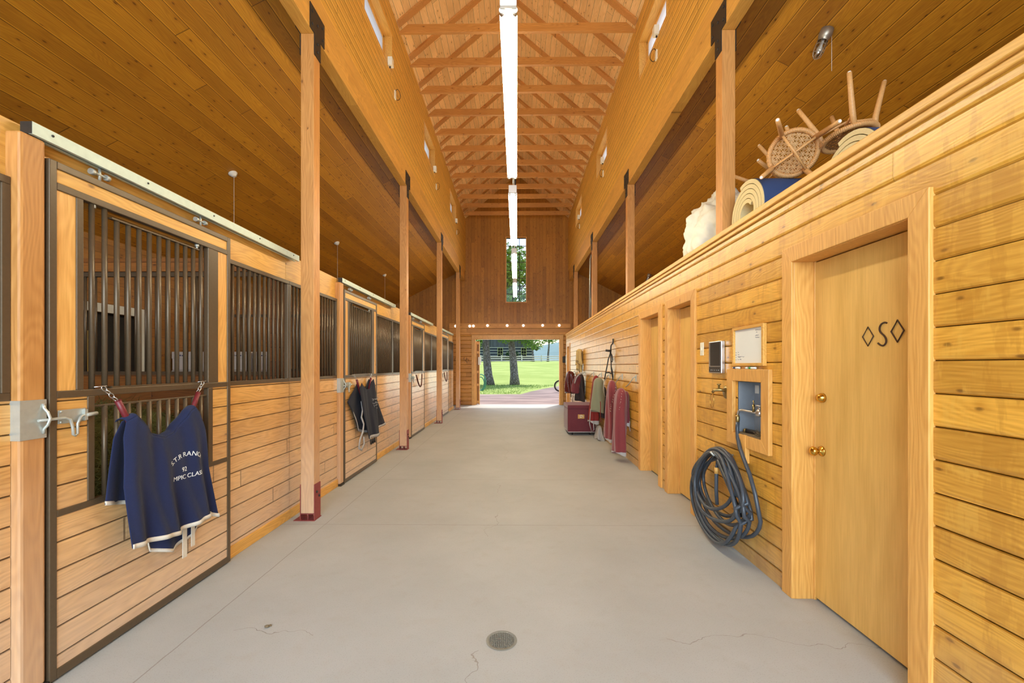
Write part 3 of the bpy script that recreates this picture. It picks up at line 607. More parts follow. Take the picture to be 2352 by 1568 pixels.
# fixed grilled panels between the doors
def panel(k, y0, y1, lab):
    x = -2.235
    t = thing('stall_grille', (x, (y0+y1)/2, 0), lab, 'stall panel', 'fixed stall front panels')
    B(x-.036, x, y0, y1, ZM[0], ZM[1]).box(x-.036, x, y0, y1, 2.30, 2.335).box(x-.036, x, y0, y0+.033, ZM[1], 2.30).box(x-.036, x, y1-.033, y1, ZM[1], 2.30).build('panel_frame', 'brown_steel', t, bevel=.003)
    m = MB(); boards(m, x-.002, y0, y1, .09, ZM[0]); m.build('panel_boards', 'stall', t)
    B(x-.05, x+.012, y0, y1, 0, .09).build('bottom_board', 'header', t, bevel=.004)
    nb = max(1, round((y1-y0-.066)/.07)-1)
    bars(t, [y0+.033+(y1-y0-.066)*(i+1)/(nb+1) for i in range(nb)], ZM[1], 2.30, x-.018)
PAN = [(.72, 1.86, 'leftmost grilled stall panel, cut by the left photo edge'), (3.18, 4.17, 'grilled stall panel between the nearest stall door and the nearest timber post'), (4.175, 5.285, 'grilled stall panel between the nearest timber post and the second door'),
       (6.60, 7.66, 'grilled stall panel between the second stall door and the second timber post'), (7.665, 8.745, 'grilled stall panel between the second timber post and the third door'), (10.06, 11.17, 'grilled stall panel between the third stall door and the third timber post'),
       (11.175, 12.30, 'grilled stall panel between the third timber post and the fourth door'), (13.62, 15.0, 'farthest grilled stall panel, next to the end wall')]
for k, (a, b, l) in enumerate(PAN): panel(k, a, b, l)
# partitions between stalls
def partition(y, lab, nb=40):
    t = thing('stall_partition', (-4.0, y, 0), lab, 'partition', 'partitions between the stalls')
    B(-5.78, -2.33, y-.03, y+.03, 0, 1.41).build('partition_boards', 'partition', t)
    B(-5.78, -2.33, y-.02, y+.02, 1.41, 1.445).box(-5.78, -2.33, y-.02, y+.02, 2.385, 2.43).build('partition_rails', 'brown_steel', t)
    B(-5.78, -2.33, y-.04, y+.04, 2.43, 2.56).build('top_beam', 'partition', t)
    bars(t, [y_ for y_ in ()], 0, 1, 0)
    for i in range(nb):
        xx = -5.72+3.36*i/(nb-1); MB().cyl((xx, y, 1.445), (xx, y, 2.385), .0125, 8).build('bar', 'brown_steel', t)
    B(-2.42, -2.33, y-.045, y+.045, 0, 2.6).build('corner_post', 'partition', t)
partition(4.2, 'barred partition behind the nearest stall door, hay piled against it', 34)
partition(7.7, 'barred partition beside the second timber post, behind the second door', 20)
partition(11.2, 'barred partition beside the third timber post, behind the third door', 20)
partition(.7, 'barred partition at the left photo edge, nearest the camera', 20)
# ---------------- hay, cartons in the stalls ----------------
def hay(name, cx, cy, rx, ry, h, n, label):
    base = MB(); nx = 16; vs = []
    H = lambda x, y: h*max(0, 1-max(abs((x-cx)/rx), abs((y-cy)/ry))**4)*(.86+.2*noise.noise((x*2.3, y*2.3, 1)))
    for j in range(nx+1):
        for i in range(nx+1):
            x = cx-rx+2*rx*i/nx; y = cy-ry+2*ry*j/nx; vs.append((x, y, H(x, y)))
    base.add(vs, [(j*(nx+1)+i, j*(nx+1)+i+1, (j+1)*(nx+1)+i+1, (j+1)*(nx+1)+i) for j in range(nx) for i in range(nx)], True)
    for _ in range(n):
        x = cx+rx*random.uniform(-1, 1)*.98; y = cy+ry*random.uniform(-1, 1)*.98; z = H(x, y)*random.uniform(.25, 1.0) if random.random() < .45 else H(x, y)
        if z < H(x, y)*.95: # on the steep flank facing the door
            x = cx+rx*random.uniform(.86, 1.0)
        a = random.uniform(0, 6.28); b = random.uniform(-.7, .9); L = random.uniform(.05, .14)
        d = Vector((math.cos(a)*math.cos(b), math.sin(a)*math.cos(b), math.sin(b)))*L; s_ = d.cross(Vector((random.uniform(-1, 1), random.uniform(-1, 1), 1))).normalized()*.0022
        p = Vector((x, y, z+.005)); base.add([p-s_, p+s_, p+d+s_*.4, p+d-s_*.4], [(0, 1, 2, 3)])
    o = base.build(name, 'hay'); tag(o, label, 'hay', kind='stuff')
hay('hay_pile', -3.36, 3.1, .93, .95, 1.36, 16000, 'dark greenish heap of loose hay behind the nearest stall door')
def carton(x, y, z, w, d, h, lab):
    t = thing('carton', (x, y, z), lab, 'box', 'white cartons seen through the stall bars')
    B(x-w/2, x+w/2, y-d/2, y+d/2, z, z+h*.72).build('carton_body', 'carton', t, bevel=.004)
    B(x-w/2-.006, x+w/2+.006, y-d/2-.006, y+d/2+.006, z+h*.62, z+h).build('carton_lid', 'carton', t, bevel=.004)
    m = MB()
    for i in range(4):
        xx = x-w*.18+i*w*.09; zz = z+h*.80; m.box(xx, xx+.022, y-d/2-.0075, y-d/2-.0055, zz-.012, zz+.012-.006*(i%2))
    m.build('carton_marking', 'ink', t)
tb = thing('side_table', (-4.75, 7.2, 0), 'plain wooden table holding white cartons in the second stall', 'table')
B(-5.75, -3.75, 6.95, 7.5, 1.08, 1.12).build('table_top', 'partition', tb)
for x in (-5.7, -3.8):
    for y in (7.0, 7.45): B(x-.03, x+.03, y-.03, y+.03, 0, 1.08).build('leg', 'partition', tb)
cp = [(-5.52, .40, 'leftmost'), (-5.06, .42, 'second from left'), (-4.62, .40, 'third from left'), (-4.20, .34, 'rightmost')]
for x, w, l in cp:
    for j in range(2): carton(x, 7.2, 1.12+j*.31, w, .36, .305, 'white carton on the stall table, %s stack, %s' % (l, 'upper one' if j else 'lower one'))
# green bucket edge at the far left
t = thing('feed_bucket', (-2.62, 1.72, 1.4), 'bright green plastic bucket hung behind the bars at the left photo edge', 'bucket')
MB().lathe([(.10, 0), (.135, .26), (.145, .27), (.145, .285), (.128, .285), (.095, .012), (0, .012)], (-2.62, 1.72, 1.42)).build('bucket_body', 'green', t)
MB().tube([(-2.62+.14*math.cos(a), 1.72, 1.69+.16*math.sin(a)) for a in [math.pi*i/10 for i in range(11)]], .004, 6).build('bucket_handle', 'galv', t)
# pull-cord fittings on the left bay ceiling
for k, (x, y, zb, l) in enumerate([(-4.0, 5.96, 2.9, 'nearest'), (-3.98, 9.38, 2.9, 'middle'), (-3.97, 12.74, 2.9, 'farthest')]):
    z = zc(abs(x)); t = thing('pull_cord_light', (x, y, z), 'small round white ceiling fitting with a long hanging cord, %s of three over the stalls' % l, 'ceiling fitting', 'pull cord fittings over the stalls')
    MB().lathe([(0, 0), (.055, .0), (.06, .012), (.05, .03), (.035, .04), (.03, .055), (0, .056)], (x, y, z+.004), (.45, 0, -1), 20).build('fitting_base', 'porcelain', t)
    MB().cyl((x+.02, y, z-.03), (x+.02, y, zb), .0028, 5).build('cord', 'porcelain', t)
    MB().lathe([(0, 0), (.007, .005), (.006, .02), (0, .025)], (x+.02, y, zb-.02)).build('cord_end', 'porcelain', t)
# ---------------- fluorescent fixtures ----------------
def fixture():
    t = thing('fluorescent_fixture', (0, 0, 3.82), '', 'ceiling light', 'suspended fluorescent strip lights')
    L = 2.52
    MB().prism([(-.030, 3.815), (.030, 3.815), (.026, 3.90), (-.026, 3.90)], 1, .01, L-.01).build('housing', 'white', t, bevel=.004)
    for e in (0, 1):
        y = e*(L-.03); MB().box(-.054, .054, y, y+.03, 3.80, 3.90).build('end_cap', 'white', t, bevel=.006)
        yy = .035 if e == 0 else L-.045
        for x in (-.04, .04): MB().cyl((x, yy, 3.80), (x, yy+.012, 3.80), .021, 12).build('lamp_holder', 'white', t)
    for x in (-.04, .04):
        o = MB().cyl((x, .05, 3.80), (x, L-.05, 3.80), .017, 12).build('fluorescent_tube', 'tube', t)
        MB().cyl((x, .047, 3.80), (x, .075, 3.80), .0176, 12).build('tube_cap', 'chrome', o); MB().cyl((x, L-.075, 3.80), (x, L-.047, 3.80), .0176, 12).build('tube_cap', 'chrome', o)
    for y in (.35, L-.35): MB().cyl((.0, y, 3.90), (.0, y, 8.75), .004, 5).build('hanging_chain', 'galv', t)
    MB().cyl((.02, L-.06, 3.90), (.026, L-.02, 8.72), .009, 6).build('power_cord', 'black', t)
    return t
F0 = fixture()
for k, y in enumerate([2.72, 5.66, 8.70, 11.75]):
    t = F0 if k == 0 else copy_tree(F0); t.location = (-.055, y, 3.82)
    t['label'] = 'lit twin-tube fluorescent fixture on the centre line, ' + ['nearest and longest in view', 'second nearest, square pale end', 'third, hanging before the tall window', 'farthest, low in the tall window'][k]
# ---------------- window openers on the upper walls ----------------
for s, side in ((-1, 'left'), (1, 'right')):
    for k, (p, q_) in enumerate(wins[s]):
        x = s*1.955; y = (q_-.22) if s < 0 else p+.30; w = ['nearest', 'middle', 'farthest'][k]
        t = thing('window_opener', (x, y, WZ0), 'small white motor box on the sill of the %s upper %s window' % (w, side), 'window opener', 'upper window openers')
        MB().box(*sorted((x+s*.0-s*.075, x-s*.005)), y-.045, y+.045, WZ0-.035, WZ0+.09).build('motor_box', 'whiteplastic', t, bevel=.006)
        MB().cyl((x-s*.03, y, WZ0-.035), (x-s*.03, y, WZ0-.055), .012, 8).build('motor_nub', 'dark_steel', t)
        yp = y+.40 if s < 0 else y+.12
        t = thing('cable_plate', (x, yp, 5.9), 'pale blank plate with a loose black cable below the %s upper %s window' % (w, side), 'wall plate', 'cable plates under the upper windows')
        MB().box(*sorted((x+s*.014, x-s*.004)), yp-.03, yp+.03, 5.80, 5.93).build('cover_plate', 'whiteplastic', t, bevel=.002)
        MB().tube(smooth([(x, yp, 5.93), (x-s*.02, yp+.02, 5.97), (x-s*.05, yp+.05, 5.95), (x-s*.055, yp+.08, 5.88), (x-s*.03, yp+.06, 5.82), (x, yp+.03, 5.81)]), .0045, 6).build('cable', 'black', t)
# ---------------- whiteboard, heater, switch, taps, hose on the right wall ----------------
def rframe(par, name, mat, ya, yb, za, zb, w, x0, x1, bev=.002):
    m = MB().prism([(ya, za), (yb, za), (yb-w, za+w), (ya+w, za+w)], 0, x0, x1).prism([(ya, zb), (yb, zb), (yb-w, zb-w), (ya+w, zb-w)], 0, x0, x1)
    m.prism([(ya, za), (ya+w, za+w), (ya+w, zb-w), (ya, zb)], 0, x0, x1).prism([(yb, za), (yb-w, za+w), (yb-w, zb-w), (yb, zb)], 0, x0, x1)
    return m.build(name, mat, par, bevel=bev)
t = thing('whiteboard', (RX, 3.29, 1.5), 'small framed whiteboard with blue handwriting above the hose box', 'whiteboard')
rframe(t, 'board_frame', 'trim_h', 3.075, 3.515, 1.500, 1.808, .022, RX-.028, RX)
B(RX-.012, RX-.004, 3.09, 3.50, 1.515, 1.795).build('writing_surface', 'board', t)
def scrawl(par, y, z, n, s, x, mat='ink', r=.0009, name='handwriting'):
    """row of small hand-written strokes running towards the camera (-Y)"""
    m = MB(); rr = random.Random(int(y*1000+z*100)); pts = []
    for i in range(n):
        if rr.random() < .18 and pts: m.tube(pts, r, 4); pts = []; continue
        pts += [(x, y-s*i*.8, z+rr.uniform(-.1, .6)*s), (x, y-s*(i*.8+.35), z+rr.uniform(-.2, .25)*s)]
    if len(pts) > 1: m.tube(pts, r, 4)
    return m.build(name, mat, par)
for y, z, n in ((3.20, 1.765, 11), (3.19, 1.748, 3), (3.20, 1.725, 5), (3.20, 1.708, 6)): scrawl(t, y, z, n, .012, RX-.0125, r=.0012)
for y, z, n in ((3.485, 1.604, 2), (3.45, 1.606, 3), (3.485, 1.586, 2), (3.45, 1.588, 3), (3.485, 1.568, 2), (3.45, 1.570, 12), (3.485, 1.548, 2), (3.45, 1.550, 7)): scrawl(t, y, z, n, .010, RX-.0125, r=.0015)
# hydrant box: framed opening lined with tin
t = thing('hose_box', (RX, 3.3, .86), 'recessed metal-lined water box in a mitred wooden frame beside the near door', 'water box')
rframe(t, 'box_frame', 'trim', 3.005, 3.60, .868, 1.475, .095, RX-.03, RX, .003)
m = MB().box(RX+.130, RX+.134, HB[0]+.003, HB[1]-.003, HB[2]+.003, HB[3]-.003)
m.box(RX+.002, RX+.133, HB[0]+.002, HB[0]+.005, HB[2]+.002, HB[3]-.002).box(RX+.002, RX+.133, HB[1]-.005, HB[1]-.002, HB[2]+.002, HB[3]-.002).box(RX+.002, RX+.133, HB[0]+.004, HB[1]-.004, HB[3]-.005, HB[3]-.002)
m.build('box_lining', 'tin', t)
B(RX-.02, RX+.131, HB[0]+.006, HB[1]-.006, HB[2]+.001, HB[2]+.010).build('box_sill', 'soil', t)
B(RX+.127, RX+.129, 3.40, 3.455, 1.28, 1.345).build('data_label', 'board', t)
B(RX-.034, RX-.002, 3.30, 3.34, .75, .965).build('patch_block', 'trim', t)
v = thing('water_valve', (RX+.05, 3.28, 1.13), 'brass and chrome water valve inside the tin-lined box', 'valve')
MB().tube([(RX+.10, 3.12, 1.135), (RX+.06, 3.20, 1.135), (RX+.05, 3.25, 1.14)], .020, 12).lathe([(0, -.03), (.028, -.025), (.030, .0), (.02, .02), (.012, .03), (.012, .045), (.026, .048), (.028, .058), (0, .06)], (RX+.045, 3.245, 1.145)).build('valve_body', 'chrome', v)
MB().tube([(RX+.045, 3.27, 1.14), (RX+.02, 3.36, 1.145), (RX, 3.41, 1.15), (RX-.015, 3.435, 1.14), (RX-.02, 3.44, 1.10)], .0095, 10).build('spout_pipe', 'chrome', v)
MB().cyl((RX+.03, 3.30, 1.145), (RX+.03, 3.30, 1.20), .010, 8).cyl((RX+.03, 3.30, 1.195), (RX+.03, 3.30, 1.235), .005, 8).build('bleed_stem', 'oldbrass', v)
MB().tube([(RX-.02, 3.44, 1.105), (RX-.02, 3.44, 1.085), (RX-.02, 3.44, 1.065), (RX-.02, 3.44, 1.045)], [.013, .016, .016, .013], 10).build('hose_coupling', 'oldbrass', v)
t = thing('hose_nozzle', (RX+.05, 3.3, HB[2]), 'black hose nozzle lying on the floor of the tin-lined box', 'nozzle')
MB().tube([(RX+.03, 3.40, .985), (RX+.05, 3.33, .985), (RX+.07, 3.22, .985), (RX+.08, 3.17, .985)], [.018, .018, .013, .02], 10).build('nozzle_body', 'black', t)
MB().tube([(RX+.025, 3.415, .985), (RX+.03, 3.398, .985)], .020, 10).build('nozzle_ring', 'oldbrass', t)
m = MB()
for i in range(160):
    x, y = RX+random.uniform(.01, .12), random.uniform(3.13, 3.26); z = HB[2]+.006+random.uniform(0, .05)*(3.28-y)/.15; a = random.uniform(0, 6.28); d = Vector((math.cos(a), math.sin(a), random.uniform(-.3, .8)))*random.uniform(.02, .05)
    m.tube([(x, y, z), tuple(Vector((x, y, z))+d)], .0018, 4)
tag(m.build('debris_tuft', 'soil'), 'tangled dry debris in the near corner of the tin-lined box', 'debris', kind='stuff')
# marker pens on the frame
for k, (y, l, mt, c) in enumerate([(3.47, .10, 'navy', 'blue-capped marker pen on top of the water box frame'), (3.315, .03, 'board', 'short white pen cap between two markers on the box frame'), (3.24, .10, 'green', 'green-capped marker pen on top of the water box frame')]):
    t = thing('marker_pen', (RX-.015, y, 1.484), c, 'marker pen', 'pens on the water box frame')
    MB().cyl((RX-.015, y+l/2, 1.4845), (RX-.015, y-l/2, 1.4845), .008, 10).build('pen_body', 'board', t)
    if l > .05: MB().cyl((RX-.015, y+l/2-.012, 1.4845), (RX-.015, y+l/2-.04, 1.4845), .0086, 10).build('pen_band', mt, t)
# wall heater
t = thing('wall_heater', (RX, 3.81, 1.43), 'small chrome-edged dark grille heater on the right wall', 'heater')
B(RX-.035, RX, 3.685, 3.925, 1.435, 1.718).build('heater_case', 'chrome', t, bevel=.006)
m = B(RX-.038, RX-.034, 3.70, 3.885, 1.50, 1.708)
for i in range(30): z = 1.505+i*.0067; m.box(RX-.041, RX-.038, 3.70, 3.885, z, z+.003)
m.build('heater_grille', 'heatdark', t)
m = B(RX-.038, RX-.034, 3.70, 3.91, 1.445, 1.492); m.build('heater_controls', 'heatdark', t)
m = MB()
for i in range(5): MB().lathe([(0, 0), (.005, 0), (.004, .006), (0, .007)], (RX-.038, 3.72+.035*i, 1.462), (-1, 0, 0), 8).build('heater_button', 'chrome', t)
t = thing('light_switch', (RX, 4.13, 1.6), 'cream light switch plate beside the second doorway casing', 'switch')
B(RX-.006, RX+.002, 4.105, 4.175, 1.60, 1.725).build('switch_plate', 'whiteplastic', t, bevel=.002); B(RX-.014, RX-.006, 4.132, 4.148, 1.65, 1.675).build('switch_toggle', 'whiteplastic', t)
# wall tap with wire ring
t = thing('wall_tap', (RX, 3.62, 1.28), 'tarnished brass wall tap with a thin wire ring hanging from it', 'tap')
MB().lathe([(0, 0), (.055, 0), (.052, .008), (.03, .014), (.0, .016)], (RX, 3.665, 1.275), (-1, 0, 0), 18).build('tap_flange', 'oldbrass', t)
MB().tube([(RX-.01, 3.665, 1.29), (RX-.05, 3.68, 1.295), (RX-.085, 3.70, 1.29), (RX-.10, 3.71, 1.27)], [.013, .015, .013, .012], 10).lathe([(0, 0), (.008, 0), (.008, .03), (.018, .034), (.018, .04), (0, .042)], (RX-.055, 3.682, 1.305)).build('tap_body', 'oldbrass', t)
MB().tube([(RX-.10, 3.715+.035*math.sin(a), 1.20+.062*math.cos(a)) for a in [2*math.pi*i/28 for i in range(28)]], .0022, 6, True).build('wire_ring', 'brass', t)
# coiled rubber hose on the wall
t = thing('garden_hose', (RX-.1, 3.6, .9), 'thick black rubber hose coiled in big loops on the right wall', 'hose')
pts = [(RX-.02, 3.44, 1.05), (RX-.024, 3.438, 1.0), (RX-.035, 3.41, .93), (RX-.05, 3.35, .86), (RX-.065, 3.26, .79), (RX-.075, 3.16, .70), (RX-.085, 3.07, .58)]
LW = [.50, .44, .36, .47, .40, .30, .49, .34, .42]; LB = [.16, .05, .30, .02, .22, .34, .10, .27, .06]; LC = [3.55, 3.60, 3.58, 3.66, 3.52, 3.60, 3.62, 3.50, 3.57]; LT = [.80, .77, .79, .74, .81, .76, .78, .73, .80]
NS = 40
for i in range(len(LW)*NS):
    lp = i//NS; f = (i % NS)/NS; f = f*f*(3-2*f); n_ = min(lp+1, len(LW)-1); g_ = lambda T: T[lp]+(T[n_]-T[lp])*f
    a = -.25-2*math.pi*i/NS; w, zb, zt, yc = g_(LW), g_(LB), g_(LT), g_(LC); h = (zt-zb)/2; c = math.cos(a); s_ = math.sin(a)
    wv = w*(1-.26*max(0, s_)-.05*s_)               # narrower towards the peg, heavier at the bottom
    x = RX-.045-.013*((lp*5) % 9)-.035*(1-s_)/2-.012*math.sin(a*2+lp)
    pts.append((x, yc-wv*c+.02*math.sin(3*a+lp), max(.02, zb+h+h*s_+.012*math.sin(2*a+lp*1.3))))
pts += [(RX-.17, 3.46, .74), (RX-.175, 3.47, .66), (RX-.175, 3.475, .50), (RX-.17, 3.47, .38)]
MB().tube(pts, .0145, 10).build('hose_tube', 'rubber', t)
MB().cyl((RX-.175, 3.47, .68), (RX-.175, 3.472, .63), .0165, 12).build('hose_joint', 'gold', t)
MB().tube([(RX-.005, 3.54, .765), (RX-.17, 3.54, .765), (RX-.19, 3.54, .79)], .009, 8).build('hose_peg', 'galv', t)
# ---------------- blankets on hangers, tack ----------------
def swing_hook(y, z=1.31, ang=.5, L=.32):
    t = thing('blanket_hook', (RX, y, z), '', 'hook', 'blanket bars along the right wall')
    B(RX-.008, RX, y-.028, y+.028, z-.045, z+.055).build('hook_plate', 'galv', t, bevel=.002)
    MB().tube([(RX-.012, y, z+.02), (RX-.035, y+.01, z+.02), (RX-.05, y+.02, z-.01), (RX-.085, y+L*.45, z-.10), (RX-.10, y+L*.75, z-.135)], .007, 8).build('hook_arm', 'galv', t)
    return t
def bundle(par, name, mat, cx, cy, rx, ry, z0, z1, folds=7, amp=.12, ph=0.0, flare=.15, rows=14, seg=36, tilt=(0, 0), hem=None, closed=False):
    """hanging folded cloth: rounded top over a bar, fold pleats growing downwards"""
    def ring(t):
        k = (1-(1-min(1, t*6))**2)**.5; R = .12+.88*k; R *= 1-flare+flare*min(1, t*1.2); o = []
        for j in range(seg):
            a = 2*math.pi*j/seg; c, s_ = math.cos(a), math.sin(a); r_ = (abs(c)**3+abs(s_)**3)**(-1/3)
            r_ *= 1+amp*min(1, t*2.5)*math.sin(a*folds+ph+1.7*math.sin(t*3+ph))*1.5+.05*math.sin(a*3+t*5+ph)
            o.append((cx+tilt[0]*t+rx*R*r_*c, cy+tilt[1]*t+ry*R*r_*s_, z1-(z1-z0)*t + (.03*math.sin(a*2+ph) if t > .98 else 0)))
        return o
    m = MB(); vs = []; ts = [0, .004, .02, .05, .09]+[.14+.86*i/rows for i in range(rows+1)]
    for t_ in ts: vs += ring(t_)
    n = len(ts); m.add(vs, [(i*seg+j, i*seg+(j+1) % seg, (i+1)*seg+(j+1) % seg, (i+1)*seg+j) for i in range(n-1) for j in range(seg)], True)
    m.add(ring(0), [tuple(range(seg))], True); m.add(ring(1.0), [tuple(range(seg))])
    o = m.build(name, mat, par)
    if hem:
        h = MB(); vs = [(cx+tilt[0]*t_+(p[0]-cx-tilt[0]*t_)*1.03, cy+tilt[1]*t_+(p[1]-cy-tilt[1]*t_)*1.03, p[2]) for t_ in (1-hem[1], 1.0) for p in ring(t_)]
        h.add(vs, [(j, (j+1) % seg, seg+(j+1) % seg, seg+j) for j in range(seg)], True); h.build('hem_binding', hem[0], o)
    return o
def stitch(par, pts, mat='cream', r=.0045, name='embroidered_letters', seed=1, w=.02):
    rr = random.Random(seed); m = MB(); P = [Vector(p) for p in pts]
    for i in range(len(P)-1):
        n = max(2, int((P[i+1]-P[i]).length/.035))
        for k in range(n):
            c = P[i].lerp(P[i+1], (k+.2)/n); d = [Vector((rr.uniform(-1, 1)*w, 0, rr.uniform(-1, 1)*.014)) for _ in range(3)]
            m.tube([tuple(c+q) for q in d], r*.55, 4)
    return m.build(name, mat, par)
hk = [6.42, 7.25, 8.2, 9.05, 9.95, 11.2, 12.6, 13.2]
hlab = ['nearest galvanised blanket bar by the third doorway casing', 'blanket bar above the left maroon blanket', 'blanket bar above the sage green blanket', 'blanket bar above the red blanket', 'empty-looking blanket bar left of the red blanket', 'blanket bar above the maroon and grey jacket', 'small hook beside the tan fleece girth', 'farthest hook above the dark maroon bag']
for y, l in zip(hk, hlab): retag(swing_hook(y, L=.30), l)
# maroon pair (two lobes of one long blanket)
t = thing('horse_blanket', (1.62, 6.9, 1.2), 'long maroon horse blanket with grey hem, nearest on the right wall hooks', 'blanket')
bundle(t, 'blanket_cloth', 'maroon', 1.645, 6.75, .095, .13, .13, 1.15, 5, .09, .4, .1, hem=('greybind', .03), tilt=(-.03, 0))
bundle(t, 'back_lining', 'burgundy', 1.735, 6.80, .045, .10, .58, 1.10, 5, .1, 1.0, hem=('greybind', .05))
stitch(t, [(1.63, 6.605, 1.12), (1.60, 6.603, .95), (1.575, 6.60, .80)], seed=3, w=.008, r=.004)
MB().tube([(1.75, 6.72, .72), (1.765, 6.69, .62), (1.755, 6.68, .56), (1.77, 6.68, .48)], .006, 6).build('surcingle_strap', 'greybind', t)
t = thing('horse_blanket', (1.6, 7.5, 1.2), 'maroon blanket with white stitching, left of the nearest one', 'blanket')
bundle(t, 'blanket_cloth', 'maroon', 1.655, 7.45, .095, .16, .22, 1.25, 6, .12, 2.0, .25, hem=('greybind', .025), tilt=(-.02, .02))
stitch(t, [(1.69, 7.28, 1.18), (1.66, 7.27, 1.02), (1.61, 7.27, .86), (1.585, 7.28, .70)], seed=9, w=.012, r=.005)
t = thing('horse_blanket', (1.6, 8.5, 1.2), 'sage green blanket hanging between red and maroon ones', 'blanket')
bundle(t, 'blanket_cloth', 'sage', 1.60, 8.35, .125, .15, .62, 1.27, 4, .07, .2, .3, tilt=(-.02, 0))
bundle(t, 'under_layer', 'charcoal', 1.70, 8.42, .06, .12, .50, 1.10, 5, .1, 1.0)
MB().tube([(1.60, 8.19, .82), (1.605, 8.185, .70), (1.60, 8.18, .60), (1.61, 8.19, .42)], .007, 6).build('tie_cord', 'red', t)
t = thing('horse_blanket', (1.55, 9.6, 1.2), 'dull red blanket half hidden behind the sage green one', 'blanket')
bundle(t, 'blanket_cloth', 'red', 1.66, 8.95, .10, .14, .32, 1.30, 5, .1, .9, .4, tilt=(-.05, 0), hem=('greybind', .05))
MB().tube([(1.52, 8.80, .62), (1.505, 8.78, .45), (1.49, 8.76, .32), (1.53, 8.75, .16), (1.58, 8.75, .19), (1.57, 8.76, .34)], .009, 6).build('leg_strap', 'greybind', t)
t = thing('cloth_pile', (1.66, 9.0, 0), 'pale blanket edge and straps slumped on the floor under the red blanket', 'blanket')
bundle(t, 'folded_cloth', 'greybind', 1.69, 8.75, .07, .22, .002, .28, 5, .16, .3, .5, rows=8)
t = thing('stable_jacket', (1.6, 11.3, 1.3), 'dark maroon and grey padded garment hanging left of the red blanket', 'jacket')
bundle(t, 'jacket_body', 'charcoal', 1.66, 11.2, .115, .18, .60, 1.30, 5, .12, .5, .3)
bundle(t, 'jacket_front', 'burgundy', 1.58, 11.1, .115, .12, .82, 1.27, 4, .12, 1.5, .45, tilt=(-.06, 0))
MB().tube([(1.66, 11.0, 1.30), (1.60, 10.98, 1.28), (1.53, 10.97, 1.2), (1.48, 10.97, 1.05)], .018, 8).build('collar_piping', 'greybind', t)
t = thing('gear_bag', (1.62, 13.2, 1.3), 'shiny dark maroon bag on the farthest hook of the right wall', 'bag')
bundle(t, 'bag_body', 'darkmar', 1.635, 13.1, .145, .15, .68, 1.34, 6, .12, .7, .2)
MB().tube([(1.64, 12.93, .70), (1.64, 12.93, .55)], .012, 6).build('bag_strap', 'black', t)
stitch(t, [(1.56, 12.92, 1.05), (1.55, 12.92, .85)], seed=5, w=.02, mat='greybind')
t = thing('leaning_stick', (1.72, 13.4, 0), 'thin dark stick leaning on the wall behind the tack trunk', 'stick')
MB().cyl((1.70, 13.3, .0), (1.77, 13.4, .62), .008, 6).build('stick_shaft', 'black', t)
# girth with fleece and halters
t = thing('fleece_girth', (1.72, 11.8, 1.3), 'tan fleece padded girth with black strap hanging on the far right wall', 'girth')
bundle(t, 'fleece_pad', 'fleece', 1.70, 11.6, .085, .09, 1.55, 1.96, 5, .14, .2, .1)
bundle(t, 'fleece_lower', 'fleece', 1.655, 11.6, .04, .05, 1.40, 1.60, 4, .1, .2, .1); bundle(t, 'fleece_lower', 'fleece', 1.735, 11.6, .036, .05, 1.36, 1.60, 4, .1, 1.2, .1)
MB().tube([(1.765, 11.55, 1.86), (1.775, 11.55, 1.6), (1.76, 11.5, 1.40), (1.74, 11.45, 1.27)], .014, 6, flat=.4).tube([(1.66, 11.5, 1.42), (1.70, 11.5, 1.32), (1.75, 11.5, 1.24)], .012, 6, flat=.4).tube([(1.71, 11.5, 1.30), (1.64, 11.5, 1.40), (1.62, 11.5, 1.44)], .012, 6, flat=.4).tube([(1.70, 11.48, 1.32), (1.69, 11.48, 1.12)], .014, 6, flat=.4).build('girth_strap', 'black', t)
MB().tube([(1.62+.03*math.cos(a), 11.5, 1.62+.022*math.sin(a)) for a in [2*math.pi*i/16 for i in range(16)]], .005, 6, True).build('girth_ring', 'dark_steel', t)
t = thing('halter', (1.7, 8.3, 1.5), 'black leather halter and cinch hanging above the sage blanket', 'halter')
m = MB()
for P_ in ([(1.775, 7.9, 2.0), (1.775, 7.9, 1.93), (1.765, 7.9, 1.90)], [(1.755, 7.9, 1.90), (1.74, 7.9, 1.87), (1.735, 7.9, 1.80), (1.74, 7.9, 1.77)]): m.tube(P_, .026, 8, flat=.5)
for P_ in ([(1.73, 7.9, 1.74), (1.69, 7.9, 1.62), (1.665, 7.9, 1.48), (1.64, 7.9, 1.36), (1.62, 7.9, 1.25)], [(1.73, 7.9, 1.74), (1.74, 7.9, 1.62), (1.745, 7.9, 1.45), (1.77, 7.9, 1.28)], [(1.64, 7.9, 1.37), (1.70, 7.9, 1.375), (1.76, 7.9, 1.355)], [(1.74, 7.9, 1.5), (1.765, 7.9, 1.40), (1.775, 7.9, 1.30), (1.765, 7.9, 1.22), (1.755, 7.9, 1.14)],
          [(1.73, 7.9, 1.74), (1.755, 7.9, 1.70), (1.77, 7.9, 1.62), (1.76, 7.9, 1.57), (1.735, 7.9, 1.60)]): m.tube(P_, .018, 6, flat=.6)
m.build('halter_straps', 'black', t); MB().cyl((1.64, 7.9, 1.785), (1.74, 7.9, 1.775), .02, 8).cyl((1.735, 7.9, 1.80), (1.73, 7.9, 1.72), .016, 8).build('padded_noseband', 'black', t)
MB().tube([(1.62, 7.95, 1.25), (1.61, 7.95, 1.05), (1.64, 7.95, .93), (1.69, 7.95, .95), (1.735, 7.95, 1.1), (1.75, 7.95, 1.2)], .005, 6).build('lead_wire', 'galv', t)
